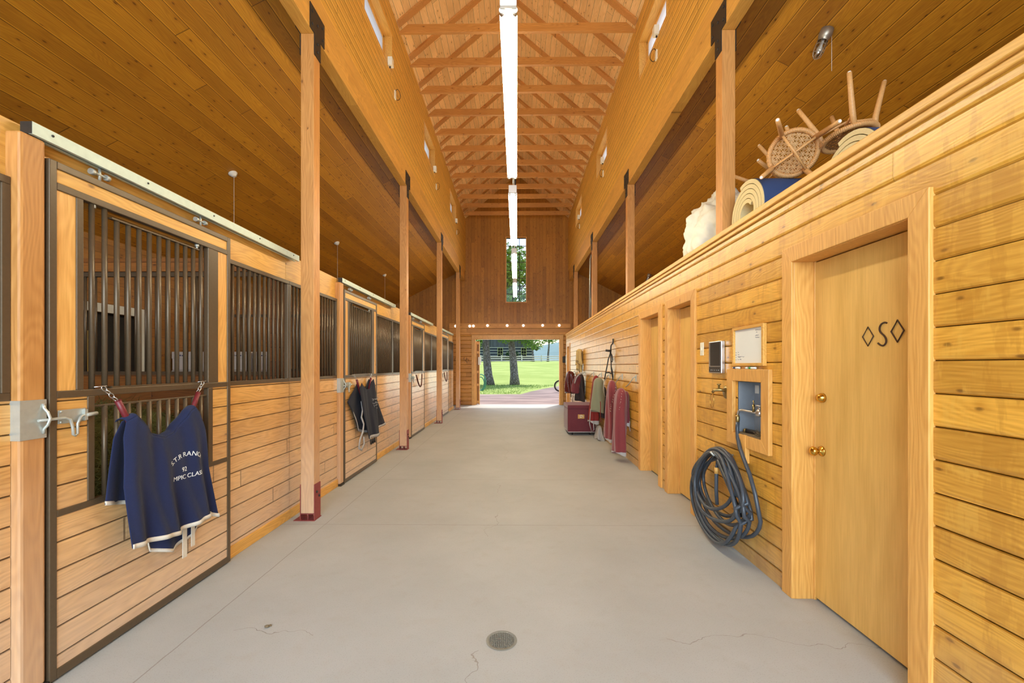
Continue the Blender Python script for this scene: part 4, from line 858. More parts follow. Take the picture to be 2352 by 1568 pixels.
# tack trunk on castors
t = thing('tack_trunk', (1.40, 9.6, 0), 'burgundy fabric-covered tack trunk with a gold badge, on castors', 'trunk')
m = MB(); X0, X1, Y0, Y1 = 1.11, 1.69, 9.22, 10.02; nx, nz = 10, 10
def tr(u, v, z):
    b = .018*math.sin(u*9+z*7)*math.sin(math.pi*u)+.012*math.sin(v*11+z*13); return (X0+(X1-X0)*u, Y0+(Y1-Y0)*v, z)
loop = [(i/nx, 0) for i in range(nx)]+[(1, i/nx) for i in range(nx)]+[(1-i/nx, 1) for i in range(nx)]+[(0, 1-i/nx) for i in range(nx)]
vs = []
for k in range(nz+1):
    z = .075+.50*k/nz
    for u, v in loop:
        x, y, _ = tr(u, v, z); bul = .012*math.sin(math.pi*k/nz)+.010*noise.noise((x*5, y*5, z*6)); cx, cy = (X0+X1)/2, (Y0+Y1)/2
        d = Vector((x-cx, y-cy)); d.normalize(); vs.append((x+d.x*bul, y+d.y*bul, z))
L_ = len(loop); m.add(vs, [(k*L_+j, k*L_+(j+1) % L_, (k+1)*L_+(j+1) % L_, (k+1)*L_+j) for k in range(nz) for j in range(L_)], True)
m.add([tr(u, v, .075) for u, v in loop], [tuple(range(L_))]); m.build('trunk_body', 'burgundy', t)
B(X0-.015, X1+.015, Y0-.015, Y1+.015, .565, .655).build('trunk_lid', 'burgundy', t, bevel=.02)
B(X0-.004, X1+.004, Y0-.012, Y1+.004, .066, .082).build('bottom_piping', 'greybind', t, bevel=.004)
bd = B(X0+.205, X0+.345, Y0-.03, Y0-.018, .365, .455).build('gold_badge', 'gold', t, bevel=.004)
MB().tube([(X0+.24, Y0-.033, .425), (X0+.27, Y0-.034, .44), (X0+.30, Y0-.034, .425), (X0+.32, Y0-.033, .405)], .006, 6).tube([(X0+.245, Y0-.033, .40), (X0+.29, Y0-.034, .395)], .008, 6).build('badge_emblem', 'board', bd)
for x in (X0+.10, X1-.10):
    for y in (Y0+.1, Y1-.1):
        c = MB().cyl((x-.012, y, .028), (x+.012, y, .028), .028, 14).build('castor', 'black', t); B(x-.016, x+.016, y-.01, y+.02, .04, .07).build('castor_fork', 'dark_steel', c)
# ---------------- loft items ----------------
def mat_roll(x, y, z, L, R, lab, yaw=0.0):
    t = thing('foam_mat_roll', (x, y, z), lab, 'mat roll', 'rolled foam mats on the loft')
    t.rotation_euler = (0, 0, yaw)
    th = .034; turns = 4.2; n = 150; c, s_ = [], []
    m = MB(); pts = []
    for i in range(n+1):
        a = 2*math.pi*turns*i/n; r = R-th/2-(th+.006)*(a/(2*math.pi)); pts.append((a, r))
    vs = []
    for a, r in pts:
        for rr_ in (r-th/2, r+th/2):
            for xx in (0, L): vs.append((x+xx, y+rr_*math.cos(a+1.2), z+R+rr_*math.sin(a+1.2)))
    fs = []
    for i in range(n):
        k = i*4; fs += [(k, k+4, k+5, k+1), (k+2, k+3, k+7, k+6), (k, k+2, k+6, k+4), (k+1, k+5, k+7, k+3)]
    fs += [(0, 1, 3, 2), (n*4, n*4+2, n*4+3, n*4+1)]
    m.add(vs, fs); m.build('foam_layer', 'foam', t)
    vs = []; nn = 64
    for i in range(nn+1):
        a = 2*math.pi*i/nn*.995; k = a/(2*math.pi); r = R+.003-(th+.006)*k
        for xx in (.004, L+.002): vs.append((x+xx, y+r*math.cos(a+1.2), z+R+r*math.sin(a+1.2)))
    MB().add(vs, [(i*2, i*2+1, i*2+3, i*2+2) for i in range(nn)], True).build('blue_backing', 'bluecloth', t)
    return t
mat_roll(2.03, 3.80, 2.565, 1.5, .285, 'rolled cream foam mat with blue backing, beside the nearest right post')
mat_roll(2.33, 3.02, 2.565, 1.4, .285, 'second rolled foam mat with blue backing, under the upturned stools')
def stool(loc, quat, lab, full=True):
    t = thing('rattan_stool', loc, lab, 'stool', 'rattan stools piled on the loft'); t.rotation_mode = 'QUATERNION'; t.rotation_quaternion = quat
    L0 = Vector(loc)
    def bld(m, name, mat, par=None):        # local coordinates
        m.v = [tuple(Vector(v)+L0) for v in m.v]; return m.build(name, mat, par or t)
    R = .172; sg = 48
    bld(MB().tube([(R*math.cos(2*math.pi*i/sg), R*math.sin(2*math.pi*i/sg), 0) for i in range(sg)], .019, 10, True), 'seat_ring', 'rattan')
    wr = MB()
    for i in range(sg*2):
        a = math.pi*i/sg; c = Vector((R*math.cos(a), R*math.sin(a), 0)); e = Vector((math.cos(a), math.sin(a), 0))
        wr.tube([tuple(c+e*.0205*math.cos(b)+Vector((0, 0, .0205*math.sin(b)))) for b in [2*math.pi*k/8 for k in range(8)]], .0022, 4, True)
    bld(wr, 'ring_wrapping', 'rattan')
    cn = MB()           # open cane weave: strands in four directions leave the octagonal holes
    for ang, st in ((0, .034), (90, .034), (45, .048), (135, .048)):
        a = math.radians(ang); u = Vector((math.cos(a), math.sin(a), 0)); v = Vector((-u.y, u.x, 0))
        k = -8
        while k <= 8:
            for o_ in ((-.0042, .0042) if st < .04 else (0,)):
                d = k*st+o_
                if abs(d) < R-.01:
                    h = math.sqrt((R-.008)**2-d*d); p0, p1 = v*d-u*h, v*d+u*h; w = v*.0024; z = Vector((0, 0, .002*(ang/45-1)))
                    cn.add([p0-w+z, p0+w+z, p1+w+z, p1-w+z, p0-w+z-Vector((0,0,.002)), p0+w+z-Vector((0,0,.002)), p1+w+z-Vector((0,0,.002)), p1-w+z-Vector((0,0,.002))], [(0, 1, 2, 3), (7, 6, 5, 4), (0, 4, 5, 1), (2, 6, 7, 3)])
            k += 1
    bld(cn, 'cane_seat', 'cane')
    ft = []
    for i in range(4):
        a = math.pi/4+math.pi/2*i; d = Vector((math.cos(a), math.sin(a), 0)); top = d*(R-.01)+Vector((0, 0, .01)); foot = d*(R+.11)+Vector((0, 0, -.36)); ft.append((d, top, foot))
        lg = bld(MB().tube([tuple(top), tuple(top.lerp(foot, .3)-d*.012), tuple(top.lerp(foot, .7)-d*.006), tuple(foot)], [.020, .021, .018, .0165], 8), 'leg', 'rattan')
        bld(MB().tube([tuple(foot), tuple(foot+(foot-top).normalized()*.006)], .011, 8), 'foot_tip', 'board', lg)
    for i in (0, 1):
        p, q_ = ft[i], ft[i+2]; bld(MB().tube([tuple(p[1].lerp(p[2], .25)), tuple((p[1]+q_[1])/2+Vector((0, 0, -.14+i*.02))), tuple(q_[1].lerp(q_[2], .25))], .0105, 8), 'cross_stretcher', 'rattan')
    return t
def aim(zdir, roll=0.0):      # local +Z of the stool along zdir
    return Vector(zdir).to_track_quat('Z', 'Y') @ Matrix.Rotation(roll, 3, 'Z').to_quaternion()
stool((2.30, 3.58, 3.27), aim((.42, .84, .36), .25), 'round cane-seated rattan stool tipped on its side, underside facing out, over the near mat roll')
stool((2.62, 3.40, 3.30), aim((.10, -.12, -1), .35), 'upturned rattan stool with legs in the air on the second mat roll')
stool((2.62, 4.20, 3.34), aim((.75, .1, -.62), .1), 'rattan stool lying behind the tipped one, legs pointing towards the aisle')
# crumpled white plastic sheet over stored bundle
m = MB(); vs = []; nu, nv = 96, 60
for i in range(nv+1):
    ph = math.pi*i/nv
    for j in range(nu):
        a = 2*math.pi*j/nu; p = Vector((math.sin(ph)*math.cos(a), math.sin(ph)*math.sin(a), math.cos(ph)))
        r = 1+.16*noise.noise(p*2.1)+.13*abs(noise.noise(p*4.5))+.08*abs(noise.noise(p*9))+.03*noise.noise(p*19)
        vs.append((2.42+.42*p.x*r, 4.95+.36*p.y*r, max(2.565, 2.98+.5*p.z*r)))
m.add(vs, [(i*nu+j, i*nu+(j+1) % nu, (i+1)*nu+(j+1) % nu, (i+1)*nu+j) for i in range(nv) for j in range(nu)], True)
tag(m.build('plastic_sheet', 'sheet'), 'crumpled white plastic sheet over a bundle behind the nearest right post', 'plastic sheet')
# caged jar light on the right bay ceiling
def jar_light(x, y, z, lab, cord=True):
    t = thing('jar_light', (x, y, z), lab, 'ceiling light', 'caged jar lights on the right bay ceiling'); ax = Vector((-.30, .25, -1)).normalized()
    q = ax.to_track_quat('Z', 'Y'); P = lambda r, a, h: tuple(Vector((x, y, z))+q @ Vector((r*math.cos(a), r*math.sin(a), h)))
    MB().lathe([(0, -.02), (.055, -.02), (.058, .03), (.05, .06), (.042, .07), (.042, .085)], (x, y, z), ax, 18).build('lamp_base', 'cast', t)
    MB().lathe([(.036, .08), (.038, .15), (.034, .20), (.02, .225), (0, .23)], (x, y, z), ax, 16).build('glass_jar', 'jar', t)
    MB().lathe([(0, .08), (.014, .085), (.014, .12), (.026, .15), (.024, .18), (0, .20)], (x, y, z), ax, 12).build('bulb', 'white', t)
    c = MB()
    for i in range(6):
        a = 2*math.pi*i/6; c.tube([P(.045, a, .08), P(.046, a, .17), P(.036, a, .22), P(.008, a, .243)], .003, 6)
    for h in (.12, .19): c.tube([P(.046 if h < .15 else .044, 2*math.pi*i/16, h) for i in range(16)], .003, 6, True)
    c.build('wire_cage', 'cast', t)
    MB().cyl((x+.07, y+.03, z+.01), (x+.07, y+.03, z-.36), .0022, 5).build('pull_cord', 'porcelain', t)
    return t
jar_light(2.975, 4.13, 4.71, 'caged jar light with a thin pull cord, nearest on the right bay ceiling')
jar_light(3.95, 12.76, 4.22, 'distant jar light low on the right bay ceiling')
# metal pipe frame on the far loft
t = thing('pipe_frame', (1.98, 12, 2.66), 'tall grey metal pipe and rail standing on the loft between the far right posts', 'pipe')
MB().tube([(2.04, 12.0, 2.58), (2.06, 12.0, 4.5), (2.10, 12.0, 4.62)], .02, 8).cyl((2.10, 12.05, 2.60), (2.075, 12.03, 4.0), .012, 8).build('upright_pipe', 'galv', t)
MB().tube([(2.03, 12.0, 2.72), (2.02, 13.4, 2.70)], .022, 8).build('rail', 'galv', t)
# ---------------- small things on the far wall and floor ----------------
for k, (x, z) in enumerate([(-2.34, 3.02), (-1.80, 3.02), (-1.66, 3.025), (-1.12, 3.04), (-.368, 3.04), (.251, 3.04), (.987, 3.045), (1.62, 3.045)]):
    o = MB().lathe([(0, 0), (.012, 0), (.014, .02), (.042, .025), (.055, .06), (.042, .095), (0, .11)], (x, YB-.05, z), (0, -1, 0), 12).build('globe_knob', 'globe', origin=(x, YB-.1, z))
    tag(o, 'small round white globe on the board over the far doorway, %s from the left' % ['first', 'second', 'third', 'fourth', 'fifth', 'sixth', 'seventh', 'eighth'][k], 'globe light', 'row of white globes over the doorway')
def shoe(x, z, rot, lab):
    p = [(x+.055*math.sin(a+rot), YB-.045, z+.065*math.cos(a+rot)) for a in [.55+(2*math.pi-1.1)*i/14 for i in range(15)]]
    tag(MB().tube(p, .012, 6, flat=.5).build('horseshoe', 'dark_steel', origin=(x, YB-.04, z)), lab, 'horseshoe', 'horseshoes on the far wall')
shoe(-2.33, 1.75, math.pi, 'horseshoe on the far wall left of the farthest left post'); shoe(-1.98, 1.78, .3, 'horseshoe just right of the farthest left post, upper one'); shoe(-1.90, 1.70, 2.4, 'horseshoe just right of the farthest left post, lower one')
t = thing('wall_phone', (1.72, YB-.05, 1.7), 'dark wall device with a white strip right of the far doorway', 'wall device')
B(1.75, 1.87, YB-.08, YB-.03, 1.62, 1.86).build('device_body', 'dark_steel', t, bevel=.01); B(1.86, 1.90, YB-.11, YB-.04, 1.55, 1.92).build('device_strip', 'white', t, bevel=.008)
t = thing('floor_drain', (-.083, 2.33, 0), 'round perforated metal floor drain near the camera', 'drain')
MB().lathe([(.085, .002), (.068, .004), (.066, .001)], (-.083, 2.33, 0), (0, 0, 1), 32).build('drain_rim', 'grate', t)
MB().lathe([(0, .0006), (.067, .0006)], (-.083, 2.33, 0), (0, 0, 1), 32).build('drain_well', 'dark', t)
m = MB()
for i in range(-6, 7):
    d = i*.0102; h = math.sqrt(max(0, .066**2-d*d)); m.box(-.083+d-.0026, -.083+d+.0026, 2.33-h, 2.33+h, .001, .004); m.box(-.083-h, -.083+h, 2.33+d-.0026, 2.33+d+.0026, .001, .004)
m.build('drain_grate', 'grate', t)
m = MB(); m.sphere((-1.433, 2.43, .008), .012, 6, (1.3, 1, .6)).sphere((-1.42, 2.44, .006), .009, 6, (1, 1, .6))
tag(m.build('dirt_clod', 'soil', origin=(-1.43, 2.43, 0)), 'small brown clod on the floor at lower left', 'dirt clod')
# ---------------- horse blankets and straps on the stall doors ----------------
def chain(mb, a, b, n, w=.011, r=.0026):
    A, Bv = Vector(a), Vector(b); d = (Bv-A)/n; dn = d.normalized(); s1 = dn.cross(Vector((0, 1, .3))).normalized(); s2 = dn.cross(s1)
    for i in range(n):
        c = A+d*(i+.5); s_ = s1 if i % 2 else s2; hl_ = d.length*.62
        mb.tube([tuple(c+dn*(hl_*math.cos(t_))+s_*(w*math.sin(t_))) for t_ in [2*math.pi*k/10 for k in range(10)]], r, 5, True)
def strap(y0, y1, z0, zs, lab, mat, tubes=True, x=SX+.03, drop=.0):
    t = thing('blanket_strap', (x, (y0+y1)/2, z0), lab, 'strap', 'covered chains hung on the stall doors')
    Pm = (x+.03, (y0+y1)/2, zs)
    a, b = (x-.01, y0, z0), (x-.01, y1, z0); c = MB()
    a2 = Vector(a).lerp(Vector(Pm), .20); b2 = Vector(b).lerp(Vector(Pm), .18)
    chain(c, a, a2, 4); c.cyl((a[0]-.02, a[1]-.025, z0), (a[0]+.0, a[1]+.025, z0+.004), .003, 6); c.build('chain', 'chrome', t)
    c = MB(); chain(c, b, b2, 4); c.cyl((b[0]-.02, b[1]-.025, z0), (b[0], b[1]+.025, z0+.004), .003, 6); c.build('chain', 'chrome', t)
    pts = []; k_ = .004 if zs < 1.06 and y0 < 8 else .03
    for i in range(17):
        f = i/16; y = a2.y+(b2.y-a2.y)*f; z = a2.z+(b2.z-a2.z)*f; sag = (1-(2*f-1)**2)*(min(a2.z, b2.z)-zs); pts.append((x+.004+k_*math.sin(math.pi*f), y, z-sag))
    MB().tube(pts, .015, 10).build('covered_strap', mat, t); return t
strap(2.21, 2.93, 1.39, 1.00, 'maroon covered chain carrying the navy blanket on the nearest door', 'maroonleather')
strap(5.66, 6.35, 1.38, 1.04, 'maroon covered chain carrying the dark blanket on the second door', 'maroonleather')
strap(9.06, 9.74, 1.37, 1.04, 'bare brown strap sagging on the third stall door', 'brownstrap')
strap(12.56, 13.2, 1.37, 1.03, 'bare brown strap sagging on the farthest stall door', 'brownstrap')
def interp(tab, f):
    for (a, b), (c, d) in zip(tab, tab[1:]):
        if f <= c: return b+(d-b)*(f-a)/(c-a)
    return tab[-1][1]
def drape(par, name, mat, yl, yr, top, bot, x0, depth, folds, hem, thick=.004, hemw=.022, nu=90, nv=44, spread=1.0):
    """yl,yr: (v -> y) tables for the side edges; top,bot: (u -> z) tables; folds(u, v) -> x offset"""
    def Pt(u, v):
        zt, zb = interp(top, u), interp(bot, u); z = zt+(zb-zt)*v; y = interp(yl, v)+(interp(yr, v)-interp(yl, v))*u
        return Vector((x0+depth(v)+folds(u, v), y, z))
    m = MB(); vs = [Pt(i/nu, j/nv) for j in range(nv+1) for i in range(nu+1)]
    m.add(vs, [(j*(nu+1)+i, j*(nu+1)+i+1, (j+1)*(nu+1)+i+1, (j+1)*(nu+1)+i) for j in range(nv) for i in range(nu)], True)
    o = m.build(name, mat, par); s_ = o.modifiers.new('thickness', 'SOLIDIFY'); s_.thickness = thick
    if hem:
        h = MB(); vs = []
        for i in range(nu+1):
            p = Pt(i/nu, 1.0); q_ = p+Vector((0, 0, hemw)); vs += [p+Vector((.005, 0, -.004)), q_+Vector((.005, 0, 0))]
        h.add(vs, [(i*2, i*2+1, i*2+3, i*2+2) for i in range(nu)], True); b = h.build('edge_binding', hem, o); s_ = b.modifiers.new('thickness', 'SOLIDIFY'); s_.thickness = .006
    return o, Pt
t = thing('horse_blanket', (-2.13, 2.6, 1.1), 'navy wool horse blanket with white binding and white lettering, nearest on the left', 'blanket')
fo = lambda u, v: .018*math.sin(u*17+v*1.5)*(.25+v)+.012*math.sin(u*34-v*2.2)*(.2+.8*v)+.02*math.exp(-((u-.18)/.09)**2)*(1-v*.5)
top = [(0, 1.195), (.1, 1.22), (.2, 1.16), (.32, 1.095), (.46, 1.065), (.6, 1.085), (.72, 1.14), (.84, 1.20), (.93, 1.225), (1, 1.19)]
yl = [(0, 2.30), (.12, 2.27), (.5, 2.26), (1, 2.30)]; yr = [(0, 2.84), (.15, 2.875), (.5, 2.90), (1, 3.0)]
# rear layer, shorter at the left and hanging lower at the right
drape(t, 'blanket_back', 'navy', [(0, 2.31), (.2, 2.26), (.6, 2.23), (1, 2.205)], [(0, 2.82), (1, 2.93)], top, [(0, .775), (.2, .735), (.34, .60), (.42, .40), (.62, .335), (.8, .37), (1, .46)], SX+.012, lambda v: .012, lambda u, v: .012*math.sin(u*23+1)*(.3+v), 'cream', hemw=.018)
o1, P1 = drape(t, 'blanket_front', 'navy', yl, yr, top, [(0, .505), (.3, .475), (.5, .45), (.62, .462), (.78, .47), (.9, .47), (1, .435)], SX+.052, lambda v: .02*math.sin(min(1, v*3)*math.pi/2)+.01, fo, 'cream')
m = MB(); vs = []          # rolled top edge joining both layers
for i in range(61):
    u = i/60; p = P1(u, 0)
    for k in range(7):
        a = math.pi*k/6; vs.append((p.x-.03+.032*math.cos(a), p.y, p.z+.018*math.sin(a)))
m.add(vs, [(i*7+k, i*7+k+1, (i+1)*7+k+1, (i+1)*7+k) for i in range(60) for k in range(6)], True); o = m.build('blanket_fold', 'navy', t); o.modifiers.new('thickness', 'SOLIDIFY').thickness = .004
m = MB()
for y, w, z in ((2.73, .035, .295), (2.80, .03, .34)):
    m.box(SX+.045, SX+.049, y-w/2, y+w/2, z-.03, z+.16)
m.build('tie_tape', 'cream', t)
def lettering(par, text, size, place, mat='board', name='lettering', bold=.004):
    cu = bpy.data.curves.new('lettering', 'FONT'); cu.body = text; cu.size = size; cu.align_x = 'CENTER'; cu.offset = bold; cu.extrude = .0006
    tmp = bpy.data.objects.new('lettering_curve', cu); COL.objects.link(tmp); dg = bpy.context.evaluated_depsgraph_get(); dg.update()
    me = bpy.data.meshes.new_from_object(tmp.evaluated_get(dg)); bpy.data.objects.remove(tmp)
    mb = MB(); mb.v = [tuple(place(v.co.x, v.co.y, v.co.z)) for v in me.vertices]; mb.f = [tuple(p.vertices) for p in me.polygons]; mb.sm = [False]*len(mb.f)
    return mb.build(name, mat, par)
def on1(y0, z0, R=None):
    def f(a, b, c):
        yy, zz = y0+a, z0+b
        if R:
            th = a/R; yy = y0+(R+b)*math.sin(th); zz = z0-R+(R+b)*math.cos(th)
        # find u, v by inverting the sheet tables
        u = .6; v = .4
        for _ in range(12):
            u = (yy-interp(yl, v))/(interp(yr, v)-interp(yl, v)); u = min(1, max(0, u))
            zt = interp(top, u); zb = interp([(0, .505), (.3, .475), (.5, .45), (.62, .462), (.78, .47), (.9, .47), (1, .435)], u); v = min(1, max(0, (zt-zz)/(zt-zb)))
        p = P1(u, v); return Vector((p.x+.0045+c, yy, zz))
    return f
lettering(t, 'S.T.R RANCH', .041, on1(2.70, .925, .17), bold=0)
lettering(t, '92', .040, on1(2.685, .832), bold=0)
lettering(t, 'MPIC CLASSI', .039, on1(2.715, .785), bold=0)
# second blanket, dark with pale binding, further down
t = thing('horse_blanket', (-2.13, 6.1, 1.1), 'dark blue-black horse blanket with grey binding on the second stall door', 'blanket')
top2 = [(0, 1.20), (.12, 1.27), (.3, 1.20), (.45, 1.17), (.6, 1.17), (.75, 1.27), (.85, 1.31), (1, 1.22)]
drape(t, 'blanket_back', 'dnavy', [(0, 5.68), (.5, 5.44), (1, 5.62)], [(0, 6.35), (1, 6.98)], top2, [(0, .87), (.12, .62), (.3, .56), (.6, .50), (1, .545)], SX+.012, lambda v: .01, lambda u, v: .012*math.sin(u*21)*(.3+v), 'greybind', hemw=.03)
o2, P2 = drape(t, 'blanket_front', 'dnavy', [(0, 5.70), (.5, 5.84), (1, 6.04)], [(0, 6.34), (.5, 6.46), (1, 6.58)], top2, [(0, .46), (1, .435)], SX+.06, lambda v: .02, lambda u, v: .013*math.sin(u*9+v*2)*(.3+v)+.003*math.sin(u*24), 'greybind', hemw=.04)
m = MB()
m.tube([(-2.12, 5.80, 1.02), (-2.115, 5.83, .90), (-2.12, 5.80, .80), (-2.11, 5.86, .70), (-2.11, 5.83, .60), (-2.11, 5.72, .50), (-2.11, 5.68, .40), (-2.11, 5.78, .36), (-2.11, 5.88, .42), (-2.11, 5.86, .52)], .022, 6, flat=.35)
m.build('trailing_binding', 'greybind', t)
m = MB(); rr = random.Random(2)
for j, (z, n) in enumerate(((1.005, 6), (.955, 5), (.905, 4), (.86, 1))):
    for i in range(n):
        y = 6.18+.05*i+(.12 if j == 3 else 0)+.03*j; u = (y-5.75)/(6.38-5.75); x = P2(min(1, u), .3).x+.006
        m.tube([(x, y, z+rr.uniform(-.012, .018)), (x, y+.02, z+rr.uniform(-.018, .018)), (x, y+.03, z+rr.uniform(-.018, .018))], .0042, 4)
m.build('lettering', 'greybind', t)
m = MB()
for y in (6.12, 6.2, 6.28): m.tube([(-2.10, y, .44), (-2.10, y+.01, .37)], .014, 5)
m.build('fringe', 'black', t)
# wear plate strip on second-door post and grille gaps stay with their doors
# ---------------- outside ----------------
def foliage(mb, c, r, n, sz, sq=(1, 1, 1), rr=random):
    for _ in range(n):
        d = Vector((rr.gauss(0, 1), rr.gauss(0, 1), rr.gauss(0, 1))).normalized()*(rr.random()**.4); p = Vector(c)+Vector((d.x*r*sq[0], d.y*r*sq[1], d.z*r*sq[2]))
        q = Vector((rr.gauss(0, 1), rr.gauss(0, 1), rr.gauss(0, 1)+.6)).normalized(); a = q.orthogonal().normalized(); b = q.cross(a); s_ = sz*rr.uniform(.6, 1.4)
        mb.add([p-a*s_, p-b*s_*.6, p+a*s_, p+b*s_*.6], [(0, 1, 2, 3)])
def tree(x, y, z0, h, tr, leafm, crown, lab, n=2500, sz=.13, lean=(0, 0), low=0, name='deciduous_tree', trunk='bark'):
    t = thing(name, (x, y, z0), lab, 'tree', 'trees beyond the doorway'); pts = []; rs = []
    for i in range(9):
        f = i/8; pts.append((x+lean[0]*f+.08*math.sin(f*5+x), y+lean[1]*f, z0-.1+h*f)); rs.append(tr*(1.25 if i == 0 else 1-.55*f))
    MB().tube(pts, rs, 12).build('trunk', trunk, t); br = MB(); top_ = Vector(pts[-1]); rr = random.Random(int(abs(x*7+y*3)))
    for i in range(7):
        a = i*2.4; st = Vector(pts[5+i % 3]); en = st+Vector((math.cos(a)*crown[0]*.6, math.sin(a)*crown[0]*.6, crown[1]*.35+i*.15)); br.tube([tuple(st), tuple(st.lerp(en, .5)+Vector((0, 0, .2))), tuple(en)], [tr*.35, tr*.22, tr*.08], 6)
    br.build('branches', trunk, t); lf = MB()
    for i in range(9):
        c = (top_.x+rr.uniform(-1, 1)*crown[0]*.6, top_.y+rr.uniform(-1, 1)*crown[0]*.6, top_.z+rr.uniform(-.35, .75)*crown[1]); foliage(lf, c, crown[0]*.55, n//9, sz, (1, 1, .75), rr)
    for i in range(low): foliage(lf, (x+lean[0]*.5+rr.uniform(-2.2, 2.4), y+rr.uniform(-1, 2), rr.uniform(3.0, 4.6)), .75, 260, .09, (1.2, 1, .6), rr)
    lf.build('foliage', leafm, t); return t
tree(-2.1, 34, 0, 7.0, .36, 'leaf', (3.8, 3.6), 'left grey-barked trunk framed in the far doorway, standing on the lawn', 6500, .15, (-.8, 0), low=7)
tree(-.15, 34.6, 0, 7.2, .35, 'leaf', (3.8, 3.6), 'right grey-barked trunk framed in the far doorway, standing on the lawn', 6500, .15, (-.75, 0), low=7)
tree(-7.2, 56, 2.0, 1.6, .2, 'leaf', (2.8, 2.6), 'light bushy tree at the left end of the cabin, behind the left trunk', 3000, .16)
tree(-.6, 62, 2.2, .5, .1, 'leafdark', (1.0, .9), 'dark low shrub at the cabin wall right of the right trunk', 1500, .12, name='shrub')
tree(2.2, 58, 2.1, 5.0, .15, 'leaf', (2.4, 2.6), 'pale birch-like tree at the right corner of the cabin', 2500, .14)
tree(4.6, 62, 2.2, 4.4, .16, 'leaf', (2.6, 2.8), 'light green tree right of the cabin, in the doorway view', 2500, .15)
tree(7.6, 66, 2.3, 4.0, .16, 'leaf', (3.0, 2.8), 'light green tree at the right edge of the doorway view', 2500, .15)
tree(-9, 64, 2.2, 5, .25, 'leaf', (4.2, 4.2), 'pale green tree far left beyond the fence', 3200, .2)
tree(3, 84, 2.4, 8, .3, 'leafdark', (6, 5), 'tall green tree behind the cabin, seen in the tall window', 4500, .28)
tree(-6, 80, 2.4, 8, .3, 'leaf', (6, 5), 'tall pale tree behind the cabin on the left', 4500, .28)
tree(14, 90, 2.4, 5, .3, 'leafdark', (5, 4), 'distant dark tree on the right horizon', 3000, .28)
t = thing('log_cabin', (0, 68, 1.4), 'grey log cabin with white chinking seen between the tree trunks', 'cabin')
cz = 2.3; B(-6.5, 2.4, 66, 73, cz, cz+2.15).build('cabin_walls', 'logcabin', t)
MB().prism([(-6.5, cz+2.15), (2.4, cz+2.15), (-2.05, cz+5.3)], 1, 66.02, 73).build('cabin_gable', 'cabinwood', t)
MB().prism([(-7.5, cz+1.75), (-2.05, cz+5.45), (3.4, cz+1.75), (3.4, cz+1.98), (-2.05, cz+5.75), (-7.5, cz+1.98)], 1, 65.0, 73.6).build('cabin_roof', 'cabroof', t)
for x in (-2.56, 1.08):
    w = MB().box(x-.42, x+.42, 65.9, 66.0, cz+.55, cz+2.05).build('cabin_window', 'sash', t)
    g_ = MB()
    for i in range(2):
        for j in range(3): g_.box(x-.34+i*.36, x-.02+i*.36, 65.88, 65.9, cz+.64+j*.46, cz+1.04+j*.46)
    g_.build('window_glass', 'dark', w)
m = MB(); vs = []; n_ = 60
for j in range(9):
    for i in range(n_+1):
        x = -140+280*i/n_; f = j/8; hz = 11+7*noise.noise((x*.02, 3.3, 0))+3*noise.noise((x*.07, 1, 2)); vs.append((x, 150+60*f, 1+hz*math.sin(f*math.pi/2)))
m.add(vs, [(j*(n_+1)+i, j*(n_+1)+i+1, (j+1)*(n_+1)+i+1, (j+1)*(n_+1)+i) for j in range(8) for i in range(n_)], True)
hl_ = m.build('hills', plain('hazy_blue_green_slope', (112, 140, 140), .95, 0, .2, .15)); hl_['kind'] = 'structure'
t = thing('rail_fence', (0, 52, .6), 'pale weathered rail fence crossing the lawn behind the trunks', 'fence')
gz = ground_z
for i in range(9):
    x = -9+2.4*i; y = 48+.35*(x+9); z = gz(y); B(x-.07, x+.07, y-.06, y+.06, z-.1, z+.80).build('fence_post', 'greywood', t)
for k in (.25, .50, .74):
    a, b = (-9.2, 47.9, gz(48)+k), (10.4, 54.8, gz(54.8)+k); MB().tube([a, b], .05, 6).build('fence_rail', 'greywood', t)
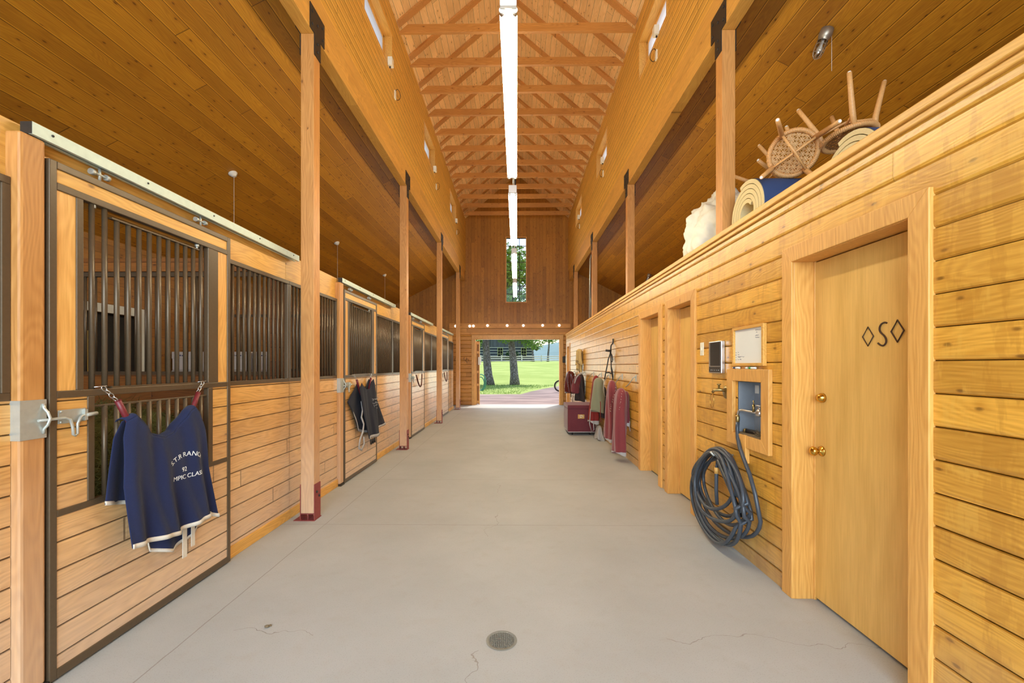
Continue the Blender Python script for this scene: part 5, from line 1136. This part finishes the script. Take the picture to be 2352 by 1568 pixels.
# garden hose reel loop by the left jamb and motorbike wheel at the right jamb
t = thing('hose_loop', (-2.2, 26, 0), 'teal hose loop leaning at the left edge of the doorway view', 'hose')
MB().tube([(-2.17+.28*math.cos(a), 26, .48+.5*math.sin(a)) for a in [2*math.pi*i/30 for i in range(30)]], .03, 6, True).tube([(-2.21+.22*math.cos(a), 26.05, .42+.4*math.sin(a)) for a in [2*math.pi*i/30 for i in range(30)]], .03, 6, True).build('hose_tube', plain('teal_plastic', (70, 150, 130), .5), t)
t = thing('motorbike', (2.7, 25, 0), 'front wheel and handlebar of a parked motorbike at the right jamb of the doorway', 'motorbike')
wx, wy, wz = 2.5, 24.8, .34
MB().tube([(wx+.30*math.cos(a), wy, wz+.30*math.sin(a)) for a in [2*math.pi*i/28 for i in range(28)]], .045, 8, True).build('tyre', 'black', t)
m = MB().tube([(wx+.22*math.cos(a), wy, wz+.22*math.sin(a)) for a in [2*math.pi*i/28 for i in range(28)]], .012, 6, True)
for i in range(10): a = 2*math.pi*i/10; m.cyl((wx, wy, wz), (wx+.22*math.cos(a), wy, wz+.22*math.sin(a)), .005, 4)
m.build('wheel_rim', 'chrome', t); MB().tube([(wx, wy-.07, wz), (wx+.30, wy-.07, wz+.62)], .022, 8).tube([(wx, wy+.07, wz), (wx+.30, wy+.07, wz+.62)], .022, 8).build('front_fork', 'dark_steel', t)
MB().tube([(wx+.10, wy-.35, wz+.72), (wx+.28, wy-.15, wz+.66), (wx+.28, wy+.15, wz+.66), (wx+.10, wy+.35, wz+.72)], .016, 8).sphere((wx+.2, wy, wz+.55), .08, 10).build('handlebar', 'black', t)
MB().tube([(wx+.3, wy, wz+.5), (wx+.75, wy, wz+.42), (wx+1.2, wy, wz+.35)], [.12, .16, .1], 10).build('fuel_tank', 'dark_steel', t)
MB().tube([(wx+1.35+.30*math.cos(a), wy, wz+.30*math.sin(a)) for a in [2*math.pi*i/28 for i in range(28)]], .045, 8, True).build('tyre', 'black', t)
MB().tube([(wx+.3, wy, wz+.4), (wx+.6, wy, wz+.0), (wx+1.35, wy, wz)], .03, 8).build('bike_frame', 'dark_steel', t)
# two beds of wall grass near the trunks: uncountable blades
m = MB(); rr = random.Random(11)
for _ in range(9000):
    x = rr.uniform(-6, 6.5); y = rr.uniform(23.2, 34); z = -.03
    if x > .2 and y < 23.6+(x-.2)*3.2+1: continue
    h = rr.uniform(.04, .10); w = .012; a = rr.uniform(0, 3.14); dx, dy = math.cos(a)*w, math.sin(a)*w
    m.add([(x-dx, y-dy, z), (x+dx, y+dy, z), (x+rr.uniform(-.04, .04), y+rr.uniform(-.04, .04), z+h)], [(0, 1, 2)])
tag(m.build('lawn_grass', 'leaf'), 'short lawn grass in front of the tree trunks', 'grass', kind='stuff')
